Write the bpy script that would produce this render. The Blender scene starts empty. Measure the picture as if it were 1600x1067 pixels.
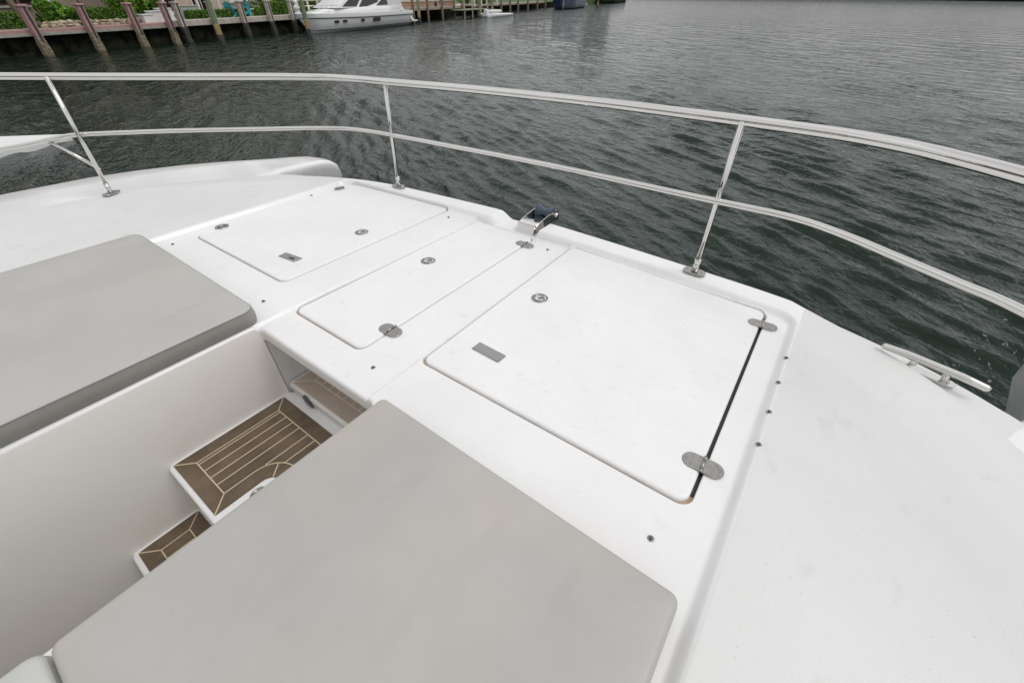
import bpy, bmesh, math, random
import numpy as np
from mathutils import Vector, Matrix, noise as mnoise
random.seed(7)
R = math.radians
scene = bpy.context.scene
COL = scene.collection
TY, TX = -0.01724, 0.02483          # trim of the moored yacht (deck plane against the horizontal)
SEA = -1.67

def D(p):
    "deck coordinates -> world (the yacht lies slightly trimmed)"
    return (p[0], p[1], p[2] + TY*p[1] + TX*p[0])

# ------------------------------------------------------------------ materials
def mat(name, col, rough=.5, metal=0., spec=.5, noise_amt=0., noise_scale=5., bump=0., bump_scale=60., col2=None, coat=0., detail=4., lo=.4, hi=.65):
    m = bpy.data.materials.new(name); m.use_nodes = True
    nt = m.node_tree; b = nt.nodes['Principled BSDF']
    b.inputs['Base Color'].default_value = (*col, 1)
    b.inputs['Roughness'].default_value = rough
    b.inputs['Metallic'].default_value = metal
    b.inputs['Specular IOR Level'].default_value = spec
    b.inputs['Coat Weight'].default_value = coat
    b.inputs['Coat Roughness'].default_value = .12
    g = nt.nodes.new('ShaderNodeNewGeometry')
    if noise_amt > 0 or col2:
        n = nt.nodes.new('ShaderNodeTexNoise'); n.inputs['Scale'].default_value = noise_scale
        n.inputs['Detail'].default_value = detail; n.inputs['Roughness'].default_value = .6
        nt.links.new(g.outputs['Position'], n.inputs['Vector'])
        r = nt.nodes.new('ShaderNodeMapRange'); r.inputs[1].default_value = lo; r.inputs[2].default_value = hi
        nt.links.new(n.outputs['Fac'], r.inputs[0])
        mx = nt.nodes.new('ShaderNodeMix'); mx.data_type = 'RGBA'
        c2 = col2 if col2 else tuple(c*(1-noise_amt) for c in col)
        mx.inputs[6].default_value = (*col, 1); mx.inputs[7].default_value = (*c2, 1)
        nt.links.new(r.outputs[0], mx.inputs[0]); nt.links.new(mx.outputs[2], b.inputs['Base Color'])
    if bump > 0:
        n = nt.nodes.new('ShaderNodeTexNoise'); n.inputs['Scale'].default_value = bump_scale; n.inputs['Detail'].default_value = 3
        nt.links.new(g.outputs['Position'], n.inputs['Vector'])
        bp = nt.nodes.new('ShaderNodeBump'); bp.inputs['Distance'].default_value = bump
        nt.links.new(n.outputs['Fac'], bp.inputs['Height']); nt.links.new(bp.outputs[0], b.inputs['Normal'])
    return m

def add_layer(m, col, scale, lo, hi, amt, stretch=(1, 1, 1), rot=0., detail=3.):
    "another procedural stain over the base colour of m"
    nt = m.node_tree; b = nt.nodes['Principled BSDF']
    g = nt.nodes.new('ShaderNodeNewGeometry'); mp = nt.nodes.new('ShaderNodeMapping')
    mp.inputs['Scale'].default_value = stretch; mp.inputs['Rotation'].default_value = (0, 0, rot)
    n = nt.nodes.new('ShaderNodeTexNoise'); n.inputs['Scale'].default_value = scale; n.inputs['Detail'].default_value = detail
    nt.links.new(g.outputs['Position'], mp.inputs[0]); nt.links.new(mp.outputs[0], n.inputs['Vector'])
    r = nt.nodes.new('ShaderNodeMapRange'); r.inputs[1].default_value = lo; r.inputs[2].default_value = hi; r.inputs[4].default_value = amt
    nt.links.new(n.outputs['Fac'], r.inputs[0])
    mx = nt.nodes.new('ShaderNodeMix'); mx.data_type = 'RGBA'
    src = b.inputs['Base Color'].links[0].from_socket if b.inputs['Base Color'].links else None
    if src: nt.links.new(src, mx.inputs[6])
    else: mx.inputs[6].default_value = b.inputs['Base Color'].default_value
    mx.inputs[7].default_value = (*col, 1)
    nt.links.new(r.outputs[0], mx.inputs[0]); nt.links.new(mx.outputs[2], b.inputs['Base Color'])

M = {}
M['gel'] = mat('white_gelcoat', (.82, .816, .81), .24, coat=.4, col2=(.79, .78, .77), noise_scale=2.3, bump=.0012, bump_scale=9)
add_layer(M['gel'], (.60, .56, .51), 19, .62, .76, .22)
add_layer(M['gel'], (.45, .42, .38), 120, .70, .76, .25)
M['sidedeck'] = mat('light_grey_side_deck', (.71, .71, .70), .5, col2=(.675, .672, .66), noise_scale=1.3, bump=.0007, bump_scale=420)  # slightly greyer material for the side decks
add_layer(M['sidedeck'], (.46, .43, .41), 11, .62, .74, .28, (1, .6, 1), .4, 6)
add_layer(M['sidedeck'], (.40, .38, .35), 90, .69, .75, .35)
M['lid'] = mat('white_hatch_gelcoat', (.83, .828, .828), .40, coat=.15, col2=(.795, .792, .785), noise_scale=3, bump=.0008, bump_scale=260)
add_layer(M['lid'], (.50, .50, .50), 26, .60, .74, .22, (1, 1.6, 1), .5, 6)
add_layer(M['lid'], (.45, .43, .40), 150, .69, .75, .3)
M['well'] = mat('cream_gelcoat', (.83, .81, .775), .45, col2=(.80, .765, .72), noise_scale=1.6)
M['gutter'] = mat('stained_gutter', (.58, .43, .31), .7, col2=(.42, .30, .20), noise_scale=14)
M['gapstrip'] = mat('dark_gap_strip', (.05, .040, .032), .8)
M['steel'] = mat('stainless_steel', (.67, .655, .63), .045, 1., bump=.0003, bump_scale=40)
M['brushed'] = mat('brushed_steel', (.40, .385, .365), .22, 1., noise_amt=.25, noise_scale=60)
M['darksteel'] = mat('dark_steel', (.16, .155, .15), .35, 1.)
M['black'] = mat('black_plastic', (.012, .012, .013), .45)
M['rollerblue'] = mat('blue_rubber', (.050, .068, .10), .35)
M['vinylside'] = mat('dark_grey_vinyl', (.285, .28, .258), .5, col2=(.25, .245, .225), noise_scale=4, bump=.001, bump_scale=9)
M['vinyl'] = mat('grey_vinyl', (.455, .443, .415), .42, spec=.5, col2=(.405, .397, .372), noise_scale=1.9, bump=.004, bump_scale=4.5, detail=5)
add_layer(M['vinyl'], (.52, .44, .385), 2.4, .53, .70, .35)
add_layer(M['vinyl'], (.365, .355, .33), 5, .60, .72, .35, (1.6, .5, 1), .6, 6)
add_layer(M['vinyl'], (.28, .27, .25), 70, .71, .78, .35)
M['vinylpale'] = mat('pale_grey_vinyl', (.56, .565, .53), .45, col2=(.50, .505, .47), noise_scale=2, bump=.003, bump_scale=5)
M['piping'] = mat('dark_piping', (.16, .16, .155), .5)
M['teak'] = mat('brown_deck_foam', (.155, .112, .072), .75, col2=(.115, .082, .053), noise_scale=9, bump=.0008, bump_scale=300)
add_layer(M['teak'], (.075, .052, .034), 14, .5, .72, .55, (9, .8, 1), 0, 4)
add_layer(M['teak'], (.22, .17, .115), 5, .56, .74, .5)
M['caulk'] = mat('cream_caulk', (.62, .52, .36), .7)
M['paleteak'] = mat('brightened_deck_foam', (.56, .46, .385), .6, col2=(.50, .41, .34), noise_scale=9)  # deck foam colour lightened to stand for glare and light in the niche
M['palecaulk'] = mat('brightened_caulk', (.82, .72, .60), .7)  # caulk colour lightened along with the niche pad
# shore
M['pinkcon'] = mat('pink_concrete', (.42, .255, .235), .8, col2=(.33, .19, .175), noise_scale=4)
M['pinkcap'] = mat('pink_cap', (.47, .29, .265), .8, noise_amt=.2, noise_scale=6)
M['palecon'] = mat('pale_concrete', (.52, .47, .41), .8, col2=(.40, .35, .30), noise_scale=4)
M['greyedge'] = mat('grey_edge', (.36, .37, .32), .8, noise_amt=.3, noise_scale=5)
M['weed'] = mat('weedy_stone', (.022, .024, .016), .95, spec=.05, col2=(.004, .004, .003), noise_scale=2.2, bump=.2, bump_scale=2.)
M['barn'] = mat('barnacled_concrete', (.30, .25, .17), .95, col2=(.10, .085, .055), noise_scale=9, bump=.05, bump_scale=14)
M['blackwrap'] = mat('black_pile_wrap', (.028, .028, .027), .7, col2=(.06, .055, .04), noise_scale=6)
M['strip'] = mat('dark_strip', (.035, .03, .04), .6)
M['greenpile'] = mat('green_treated_wood', (.13, .19, .11), .8, col2=(.20, .22, .13), noise_scale=5)
M['tanpile'] = mat('tan_worn_wood', (.36, .26, .12), .85, noise_amt=.4, noise_scale=8)
M['dockwood'] = mat('weathered_wood', (.34, .29, .23), .85, col2=(.24, .20, .16), noise_scale=5)
M['darkpile'] = mat('dark_wood_pile', (.17, .14, .10), .9, col2=(.09, .075, .05), noise_scale=5)
M['paver'] = mat('cream_paver', (.50, .44, .36), .85, col2=(.38, .33, .26), noise_scale=3)
M['rock'] = mat('cream_rock', (.50, .43, .32), .9, col2=(.22, .17, .11), noise_scale=3.5, bump=.06, bump_scale=5)
M['brick'] = mat('brick_wall', (.40, .24, .165), .85, col2=(.30, .18, .12), noise_scale=7)
M['house'] = mat('beige_render', (.50, .41, .33), .85, noise_amt=.12, noise_scale=2)
M['housew'] = mat('white_trim', (.70, .68, .63), .7, noise_amt=.1)
M['dkglass'] = mat('dark_glass', (.02, .014, .012), .06)
M['wframe'] = mat('brown_frame', (.10, .035, .02), .6)
M['turq'] = mat('turquoise_plastic', (.035, .42, .48), .5, noise_amt=.2)
M['teal'] = mat('teal_ceramic', (.02, .13, .15), .35)
M['tealstone'] = mat('pale_teal_render', (.34, .42, .38), .8, noise_amt=.15)
M['red'] = mat('red_brown_bark', (.26, .08, .035), .8)
M['white'] = mat('white_paint', (.78, .78, .77), .5, noise_amt=.08, noise_scale=3)
M['hullw'] = mat('white_hull', (.84, .84, .84), .2, coat=.3)
M['hullg'] = mat('light_grey_hull', (.80, .80, .81), .25, coat=.3)
M['navy'] = mat('navy_hull', (.014, .038, .10), .15, coat=.4)
M['canvas'] = mat('white_canvas', (.66, .66, .64), .8, noise_amt=.12, noise_scale=3)
M['bark'] = mat('pale_bark', (.30, .24, .18), .9, col2=(.16, .12, .09), noise_scale=6)
M['pinkbark'] = mat('pinkish_bark', (.33, .22, .18), .9, col2=(.2, .13, .10), noise_scale=6)
M['grass'] = mat('lawn', (.06, .12, .025), .9, noise_amt=.4, noise_scale=3)
M['bed'] = mat('river_bed', (.03, .035, .02), .9)
M['float'] = mat('green_float_top', (.22, .25, .16), .85, noise_amt=.3)
def leafmat(name, a, b, c):
    m = mat(name, a, .55, col2=b, noise_scale=1.6, lo=.35, hi=.65)
    add_layer(m, c, 5.5, .5, .68, .8)
    return m
M['leafbright'] = leafmat('bright_leaves', (.15, .30, .022), (.075, .18, .016), (.24, .40, .035))
M['leafhedge'] = leafmat('hedge_leaves', (.11, .22, .018), (.06, .135, .013), (.17, .29, .028))
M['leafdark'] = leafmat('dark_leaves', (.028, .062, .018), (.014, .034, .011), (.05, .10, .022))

# ------------------------------------------------------------------ mesh builder
class MB:
    def __init__(s): s.v = []; s.f = []; s.m = []; s.sm = []
    def add(s, vs, fs, m=0, smooth=False):
        o = len(s.v); s.v += [tuple(v) for v in vs]
        for f in fs:
            s.f.append([i+o for i in f]); s.m.append(m); s.sm.append(smooth)
    def loops(s, loops, m=0, smooth=True, cap0=False, cap1=False, closed=True):
        n = len(loops[0]); vs = [p for L in loops for p in L]; fs = []
        for k in range(len(loops)-1):
            for i in range(n if closed else n-1):
                j = (i+1) % n
                fs.append((k*n+i, k*n+j, (k+1)*n+j, (k+1)*n+i))
        if cap0: fs.append(list(range(n))[::-1])
        if cap1: fs.append([(len(loops)-1)*n+i for i in range(n)])
        s.add(vs, fs, m, smooth)
    def box(s, c, d, rz=0., m=0, bev=0.):
        x, y, z = (k/2 for k in d); ca, sa = math.cos(rz), math.sin(rz)
        def tr(L, zz): return [(c[0]+ca*a-sa*b, c[1]+sa*a+ca*b, c[2]+zz) for a, b in L]
        def ring(e): return [(-x+e, -y), (x-e, -y), (x, -y+e), (x, y-e), (x-e, y), (-x+e, y), (-x, y-e), (-x, -y+e)]
        if bev <= 0:
            q = [(-x, -y), (x, -y), (x, y), (-x, y)]
            s.loops([tr(q, -z), tr(q, z)], m, False, True, True)
        else:
            b = bev
            def ins(e): return [(a*(x-e)/x, bb*(y-e)/y) for a, bb in ring(b)]
            s.loops([tr(ins(b), -z), tr(ring(b), -z+b), tr(ring(b), z-b), tr(ins(b), z)], m, False, True, True)
    def tube(s, pts, rad, seg=12, m=0, ry=None, cap=True, up=(0, 0, 1)):
        pts = [Vector(p) for p in pts]; L = []
        for i, p in enumerate(pts):
            t = (pts[min(i+1, len(pts)-1)]-pts[max(i-1, 0)]).normalized()
            upv = Vector(up)
            if abs(t.dot(upv)) > .95: upv = Vector((1, 0, 0))
            a = t.cross(upv).normalized(); b = a.cross(t).normalized()
            rr = rad[i] if isinstance(rad, (list, tuple)) else rad
            r2 = ry if ry else rr
            L.append([tuple(p+a*math.cos(2*math.pi*k/seg)*rr+b*math.sin(2*math.pi*k/seg)*r2) for k in range(seg)])
        s.loops(L, m, True, cap, cap)
    def lathe(s, prof, c, seg=20, axis=(0, 0, 1), m=0, cap0=False, cap1=True):
        ax = Vector(axis).normalized(); a = ax.orthogonal().normalized(); b = ax.cross(a); c = Vector(c); L = []
        for rr, h in prof:
            L.append([tuple(c+ax*h+a*math.cos(2*math.pi*k/seg)*rr+b*math.sin(2*math.pi*k/seg)*rr) for k in range(seg)])
        s.loops(L, m, True, cap0, cap1)
    def build(s, name, mats, parent=None, fn=None, autosmooth=None):
        me = bpy.data.meshes.new(name)
        vs = [fn(v) for v in s.v] if fn else s.v
        me.from_pydata(vs, [], s.f); me.validate()
        if not isinstance(mats, (list, tuple)): mats = [mats]
        for k in mats: me.materials.append(k)
        if len(me.polygons) == len(s.f):
            me.polygons.foreach_set('material_index', s.m)
            me.polygons.foreach_set('use_smooth', s.sm)
        if autosmooth: me.set_sharp_from_angle(angle=R(autosmooth))
        bm = bmesh.new(); bm.from_mesh(me); bmesh.ops.recalc_face_normals(bm, faces=bm.faces); bm.to_mesh(me); bm.free()
        o = bpy.data.objects.new(name, me); COL.objects.link(o)
        if parent: o.parent = parent; o.matrix_parent_inverse = parent.matrix_world.inverted()
        return o

def thing(name, label, cat, loc=(0, 0, 0), group=None):
    o = bpy.data.objects.new(name, None); COL.objects.link(o); o.location = loc; o.empty_display_size = .2
    o.matrix_world = Matrix.Translation(loc)
    return tag(o, label, cat, group)
def tag(o, label=None, cat=None, group=None, kind=None):
    if label: o['label'] = label
    if cat: o['category'] = cat
    if group: o['group'] = group
    if kind: o['kind'] = kind
    return o
def copy_tree(o, delta, parent=None):
    c = o.copy(); COL.objects.link(c)
    if parent: c.parent = parent
    else: c.location = o.location + Vector(delta)
    for ch in [x for x in bpy.data.objects if x.parent == o]: copy_tree(ch, delta, c)
    return c

# ------------------------------------------------------------------ 2D helpers
def inset(poly, d):
    "convex polygon (counter-clockwise) moved inwards by d"
    n = len(poly); out = []
    for i in range(n):
        p0, p1, p2 = (np.array(poly[(i+k) % n], float) for k in (-1, 0, 1))
        def ln(a, b):
            t = (b-a)/np.linalg.norm(b-a); nn = np.array([-t[1], t[0]]); return nn, nn@a+d
        n1, c1 = ln(p0, p1); n2, c2 = ln(p1, p2)
        out.append(np.linalg.solve(np.array([n1, n2]), np.array([c1, c2])))
    return [tuple(o) for o in out]
def rounded(poly, r, d=0., seg=8, edge=1):
    "rounded convex polygon inset by d, sampled as a closed loop; edge = samples along each side"
    q = inset(poly, r); rr = max(r-d, .0005)
    if d > r: q = inset(poly, d)
    n = len(q); pts = []
    for i in range(n):
        p0, p1, p2 = (np.array(q[(i+k) % n]) for k in (-1, 0, 1))
        t1 = (p1-p0)/np.linalg.norm(p1-p0); t2 = (p2-p1)/np.linalg.norm(p2-p1)
        a1 = math.atan2(-t1[0], t1[1]); a2 = math.atan2(-t2[0], t2[1])
        while a2 < a1: a2 += 2*math.pi
        for k in range(seg+1):
            a = a1+(a2-a1)*k/seg; pts.append((p1[0]+rr*math.cos(a), p1[1]+rr*math.sin(a)))
        if edge > 1:
            e0 = np.array(pts[-1]); nrm = np.array([math.cos(a2), math.sin(a2)])*rr
            e1 = p2+nrm
            for k in range(1, edge): pts.append(tuple(e0+(e1-e0)*k/edge))
    return pts
def sdf_poly(P, X, Y):
    P = np.array(P); d = np.full(X.shape, 1e9); s = np.ones(X.shape); n = len(P)
    for i in range(n):
        a = P[i]; b = P[i-1]; ex, ey = b-a; wx = X-a[0]; wy = Y-a[1]
        t = np.clip((wx*ex+wy*ey)/(ex*ex+ey*ey), 0, 1)
        d = np.minimum(d, (wx-ex*t)**2+(wy-ey*t)**2)
        c1 = Y >= a[1]; c2 = Y < b[1]; c3 = ex*wy > ey*wx
        flip = (c1 & c2 & c3) | (~c1 & ~c2 & ~c3)
        s = np.where(flip, -s, s)
    return s*np.sqrt(d)
def crom(pts, sub=6):
    pts = [np.array(p, float) for p in pts]; out = []
    for i in range(len(pts)-1):
        p0 = pts[max(i-1, 0)]; p1 = pts[i]; p2 = pts[i+1]; p3 = pts[min(i+2, len(pts)-1)]
        for k in range(sub):
            t = k/sub
            out.append(tuple(.5*((2*p1)+(-p0+p2)*t+(2*p0-5*p1+4*p2-p3)*t*t+(-p0+3*p1-3*p2+p3)*t**3)))
    out.append(tuple(pts[-1])); return out
def ss(a, b, x):
    t = np.clip((x-a)/(b-a), 0, 1); return t*t*(3-2*t)

# ================================================================== THE YACHT
yacht = thing('catamaran', 'white catamaran foredeck in the foreground with three hatches, steel bow rail and grey sun pads', 'boat', (0, 0, 0))

# hatch outlines in deck coordinates (counter-clockwise)
H_STB = [(.466, .012), (1.464, .018), (1.447, 1.122), (.445, 1.187)]
H_PRT = [(-1.412, .012), (-.499, .021), (-.498, 1.200), (-1.434, 1.148)]
H_MID = [(-.251, -.074), (.214, -.076), (.196, 1.172), (-.241, 1.184)]
HOLES = [[(.458, .003), (1.475, .009), (1.458, 1.125), (.437, 1.190)],
         [(-1.419, .003), (-.490, .012), (-.489, 1.204), (-1.441, 1.152)],
         [(-.258, -.083), (.220, -.085), (.202, 1.178), (-.248, 1.190)]]
HR = [.040, .045, .040]
WELL = [(-.252, -1.75), (.50, -1.75), (.50, -.238), (-.252, -.238)]
stb_edge = crom([(2.80, -2.4), (2.80, -1.4), (2.74, -.62), (2.63, -.10), (2.44, .42), (2.199, .775), (2.095, .894), (1.984, .994), (1.863, 1.077), (1.66, 1.183), (1.56, 1.236), (1.524, 1.255), (1.47, 1.264), (1.30, 1.283), (.778, 1.323), (.237, 1.352)])
prt_edge = crom([(-.227, 1.352), (-.979, 1.294), (-1.30, 1.242), (-1.544, 1.165), (-1.867, 1.010), (-2.079, .875), (-2.45, .45), (-2.64, -.10), (-2.74, -.62), (-2.80, -1.4), (-2.80, -2.4)])
OUT = stb_edge+prt_edge

def sfun(X, Y):
    s = sdf_poly(OUT, X, Y)
    def rr(poly, r): return sdf_poly(inset(poly, r), X, Y)-r
    s = np.maximum(s+.02, -(rr(WELL, .03)-.014))
    for h, r in zip(HOLES, HR): s = np.maximum(s, -(rr(h, r)-.004))
    return s

def Hfun(X, Y):
    xs = 1.540+.004*(1.1-Y); yv = 1.188-.035*X*X; r = .05
    dx = np.maximum(X-xs, -(X+1.484)); dy = Y-yv
    d = np.hypot(np.maximum(dx+r, 0), np.maximum(dy+r, 0))-r+np.minimum(np.maximum(dx+r, dy+r), 0)
    z = .027*ss(0., .034, d)
    notch = ss(-.175, -.075, X)*(1-ss(.188, .204, X))*ss(1.0, 1.1, Y)
    z = z*(1-notch)
    xr = .458-.0178*Y
    ch = ss(-.268, -.254, X)*(1-ss(xr-.012, xr, X))*(1-ss(1.19, 1.20, Y)*(1-notch))
    z = z-.014*ch
    z = z-.010*ss(1.62, 2.6, np.abs(X))
    return z

def fine(base, feats):
    L = list(np.arange(base[0], base[1]+1e-6, base[2]))
    for a, b, st in feats: 
        L = [x for x in L if not (a-st*.6 < x < b+st*.6)]+list(np.arange(a, b+1e-6, st))
    return np.array(sorted(L))
xs = fine((-2.86, 2.86, .03), [(-1.53, -1.40, .004), (-.52, -.475, .004), (-.29, -.22, .0035), (.18, .235, .0035), (.42, .52, .004), (1.42, 1.60, .004), (-.20, .17, .01)])
ys = fine((-2.45, 1.43, .03), [(-.265, -.215, .004), (-.10, -.055, .004), (-.012, .045, .004), (1.06, 1.26, .005), (1.262, 1.40, .012)])
X, Y = np.meshgrid(xs, ys, indexing='ij')
S = sfun(X, Y); ins = S <= 0
nb = np.zeros_like(ins)
for di in (-1, 0, 1):
    for dj in (-1, 0, 1):
        nb |= np.roll(np.roll(ins, di, 0), dj, 1)
snap = nb & ~ins
def grad(X, Y, h=5e-4):
    gx = (sfun(X+h, Y)-sfun(X-h, Y))/(2*h); gy = (sfun(X, Y+h)-sfun(X, Y-h))/(2*h)
    n = np.hypot(gx, gy)+1e-9; return gx/n, gy/n
sx, sy = X[snap], Y[snap]
for it in range(4):
    s0 = sfun(sx, sy); gx, gy = grad(sx, sy); sx = sx-s0*gx; sy = sy-s0*gy
X[snap] = sx; Y[snap] = sy
ok = ins | snap
cell = ok[:-1, :-1] & ok[1:, :-1] & ok[:-1, 1:] & ok[1:, 1:]
anyin = ins[:-1, :-1] | ins[1:, :-1] | ins[:-1, 1:] | ins[1:, 1:]
cell &= anyin
Z = Hfun(X, Y)
idx = -np.ones(X.shape, int); verts = []; faces = []
for i, j in np.argwhere(cell):
    q = []
    for a, b in ((i, j), (i+1, j), (i+1, j+1), (i, j+1)):
        if idx[a, b] < 0: idx[a, b] = len(verts); verts.append((X[a, b], Y[a, b], Z[a, b]))
        q.append(int(idx[a, b]))
    faces.append(q)
edges = {}
for q in faces:
    for a, b in zip(q, q[1:]+q[:1]):
        if (b, a) in edges: del edges[(b, a)]
        else: edges[(a, b)] = 1
nxt = {a: b for a, b in edges}
mb = MB(); mb.v = list(verts); mb.f = faces; mb.m = [2 if (np.mean([verts[i][0] for i in q]) < -1.522 or np.mean([verts[i][0] for i in q]) > 1.578) else 0 for q in faces]; mb.sm = [True]*len(faces)
bidx = list(nxt.keys()); bx = np.array([verts[i][0] for i in bidx]); by = np.array([verts[i][1] for i in bidx])
bgx, bgy = grad(bx, by)
so = sdf_poly(OUT, bx, by); sw = sdf_poly(inset(WELL, .03), bx, by)-.03
ring_of = {}; wellset = set()
for i, x, y, gx, gy, o_, w_ in zip(bidx, bx, by, bgx, bgy, so, sw):
    z = verts[i][2]; prof = []
    if abs(o_) < .05:
        r = .02
        for k in range(1, 5): a = k*math.pi/8; prof.append((r*math.sin(a), -r*(1-math.cos(a))))
        ax = abs(x)
        lw = float(np.interp(ax, [1.5, 1.60, 1.9, 2.2, 2.5, 2.8], [.004, .02, .085, .17, .20, .20])) if ax > 1.5 else .004
        if y > 1.5 or y < -2.3: lw = .004
        dl_ = 0. if ax > 1.57 else -.02
        prof += [(r+.003, -.026+dl_), (r+.010+lw*.15, -.031+dl_), (r+.014+lw*.80, -.034+dl_), (r+.018+lw, -.044+dl_), (r+.022+lw, -.062+dl_), (r+.02+lw, -.62)]
    elif abs(w_) < .05:
        r = .014
        for k in range(1, 5): a = k*math.pi/8; prof.append((r*math.sin(a), -r*(1-math.cos(a))))
        front = abs(gy) > .72
        dep = .055 if front else 1.25
        prof += [(r+.0005, -dep*.3), (r+.0005, -dep*.6), (r+.0005, -dep*.8), (r+.0005, -dep), (r+(-.10 if front else 0), -dep-.001), (r+(-.10 if front else 0), -dep-.002)]
    else:
        r = .004
        for k in range(1, 5): a = k*math.pi/8; prof.append((r*math.sin(a), -r*(1-math.cos(a))))
        prof += [(r, -.008), (r, -.014), (r, -.02), (r, -.026), (r, -.032), (r, -.038)]
    ring_of[i] = []
    if abs(w_) < .05 and abs(o_) >= .05: wellset.add(i)
    for d, dz in prof:
        ring_of[i].append(len(mb.v)); mb.v.append((x+gx*d, y+gy*d, z+dz))
for a, b in edges:
    A = [a]+ring_of[a]; B_ = [b]+ring_of[b]
    for k in range(len(A)-1):
        mb.f.append([B_[k], A[k], A[k+1], B_[k+1]]); mb.m.append(1 if (a in wellset and k > 3) else (2 if abs(verts[a][0]) > 1.57 else 0)); mb.sm.append(True)
foredeck = mb.build('foredeck', [M['gel'], M['well'], M['sidedeck']], yacht, D, autosmooth=50)

# gutters under the hatches
def gutter(poly, z, dark=None):
    g = MB(); q = inset(poly, -.004)
    g.add([(x, y, z) for x, y in q], [(0, 1, 2, 3)])
    o = g.build('hatch_gutter', M['gutter'], yacht, D)
    if dark:
        s_ = MB(); s_.box(dark[0], dark[1], dark[2]); s_.build('hinge_gap_strip', M['gapstrip'], yacht, D)  # dark strip in the gap along the hinge side
gutter(HOLES[0], -.016, ((1.471, .575, -.0235), (.030, 1.03, .02), R(.9)))
gutter(HOLES[1], -.016)
gutter(HOLES[2], -.030)

def lid(poly, z, r, name):
    mb_ = MB(); L = []
    b = .010
    L.append([(x, y, z-.034) for x, y in rounded(poly, r, .0)])
    L.append([(x, y, z-b) for x, y in rounded(poly, r, .0)])
    for k in range(1, 5):
        a = k*math.pi/8
        L.append([(x, y, z-b+b*math.sin(a)) for x, y in rounded(poly, r, b*(1-math.cos(a)))])
    mb_.loops(L, 0, True, True, False)
    n = len(L[0])
    mb_.add(L[-1], [list(range(n))], 0, False)
    return mb_.build(name, M['lid'], yacht, D)
lid_s = lid(H_STB, .004, .036, 'deck_hatch'); lid_s['label'] = 'largest square deck hatch, nearest the right side deck'
lid_p = lid(H_PRT, .004, .042, 'deck_hatch'); lid_p['label'] = 'far deck hatch beyond the middle one'
lid_m = lid(H_MID, -.010, .036, 'deck_hatch'); lid_m['label'] = 'narrow middle deck hatch'

def stadium(l, w, seg=10, rf=1.0):
    "rounded-end plate outline, length l along x"
    r = w/2*rf; q = [(-l/2, -w/2), (l/2, -w/2), (l/2, w/2), (-l/2, w/2)]
    return rounded(q, min(r, w/2-.0006), 0, seg)
def place(pts, c, a, z):
    ca, sa = math.cos(a), math.sin(a); return [(c[0]+ca*x-sa*y, c[1]+sa*x+ca*y, z) for x, y in pts]
def plate(mb_, outline, c, a, z, t, m=0, e=.0015):
    n = len(outline); cx = sum(p[0] for p in outline)/n; cy = sum(p[1] for p in outline)/n
    def sc(p, e): 
        d = math.hypot(p[0]-cx, p[1]-cy); k = (d-e)/d; return (cx+(p[0]-cx)*k, cy+(p[1]-cy)*k)
    mb_.loops([place(outline, c, a, z-.004), place(outline, c, a, z+t-e), place([sc(p, e) for p in outline], c, a, z+t)], m, False, True, True)
def leaf_outline(x0, x1, w):
    "hinge leaf: square at x0 (the knuckle), rounded at x1"
    s_ = 1 if x1 > x0 else -1; r = w*.47; pts = [(x0, -w/2*s_), (x1-s_*r, -w/2*s_)]
    for k in range(1, 12): 
        a = -math.pi/2+math.pi*k/12; pts.append((x1-s_*r+s_*r*math.cos(a), s_*(w/2)*math.sin(a)))
    pts += [(x1-s_*r, w/2*s_), (x0, w/2*s_)]
    return pts
def hinge(c, ang, z, parent, l=.112, w=.052, material=None):
    mb_ = MB()
    plate(mb_, leaf_outline(.004, l/2, w), c, ang, z, .004)
    plate(mb_, leaf_outline(-.004, -l/2, w), c, ang, z, .004)
    ca, sa = math.cos(ang), math.sin(ang)
    T = lambda x, y, zz: (c[0]+ca*x-sa*y, c[1]+sa*x+ca*y, z+zz)
    for y0, y1 in ((-w*.52, -w*.30), (-w*.28, w*.28), (w*.30, w*.52)):
        mb_.tube([T(0, y0, .005), T(0, y1, .005)], .0052, 10)
    for s_ in (-1, 1):
        for x, y in ((.40, .0), (.26, .28), (.26, -.28)):
            mb_.lathe([(.0038, .0), (.0036, .0052), (.0024, .0054), (.001, .0050)], T(s_*x*l, y*w, 0)[:3], 10, m=0)
    o = mb_.build('hinge', [material or M['brushed'], M['darksteel']], parent, D)
    return o
hinge((1.462, .165), R(2), .004, lid_s, .116, .058); hinge((1.456, 1.010), R(4), .004, lid_s, .112, .052)
hinge((.213, .076), R(1), -.010, lid_m, .112, .062); hinge((.2, 1.072), R(1), -.010, lid_m, .112, .055)
hinge((-1.418, .160), R(178), .004, lid_p, .080, .072); hinge((-1.432, 1.012), R(178), .004, lid_p, .078, .068)

def ringlatch(c, z, parent, ang=R(40), r=.039):
    mb_ = MB()
    mb_.lathe([(r, -.002), (r, .0015), (r*.95, .003), (r*.80, .003), (r*.76, .0005)], (*c, z), 32, m=0, cap1=False)
    mb_.lathe([(r*.76, .0005), (r*.72, -.001)], (*c, z), 32, m=1)
    ca, sa = math.cos(ang), math.sin(ang)
    T = lambda x, y, zz: (c[0]+ca*x-sa*y, c[1]+sa*x+ca*y, z+zz)
    mb_.tube([T(r*.62*math.cos(t), r*.62*math.sin(t), .0016) for t in np.linspace(R(35), R(325), 22)], .0035, 8, m=0)
    plate(mb_, stadium(r*.9, r*.46), T(r*.18, 0, 0)[:2], ang, z, .003, m=0)
    plate(mb_, stadium(r*.52, r*.20), T(r*.24, 0, 0)[:2], ang, z, .0036, m=2)
    return mb_.build('ring_latch', [M['brushed'], M['darksteel'], M['black']], parent, D)
ringlatch((.591, .632), .004, lid_s); ringlatch((-.103, .607), -.010, lid_m); ringlatch((-.662, .613), .004, lid_p)

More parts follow.
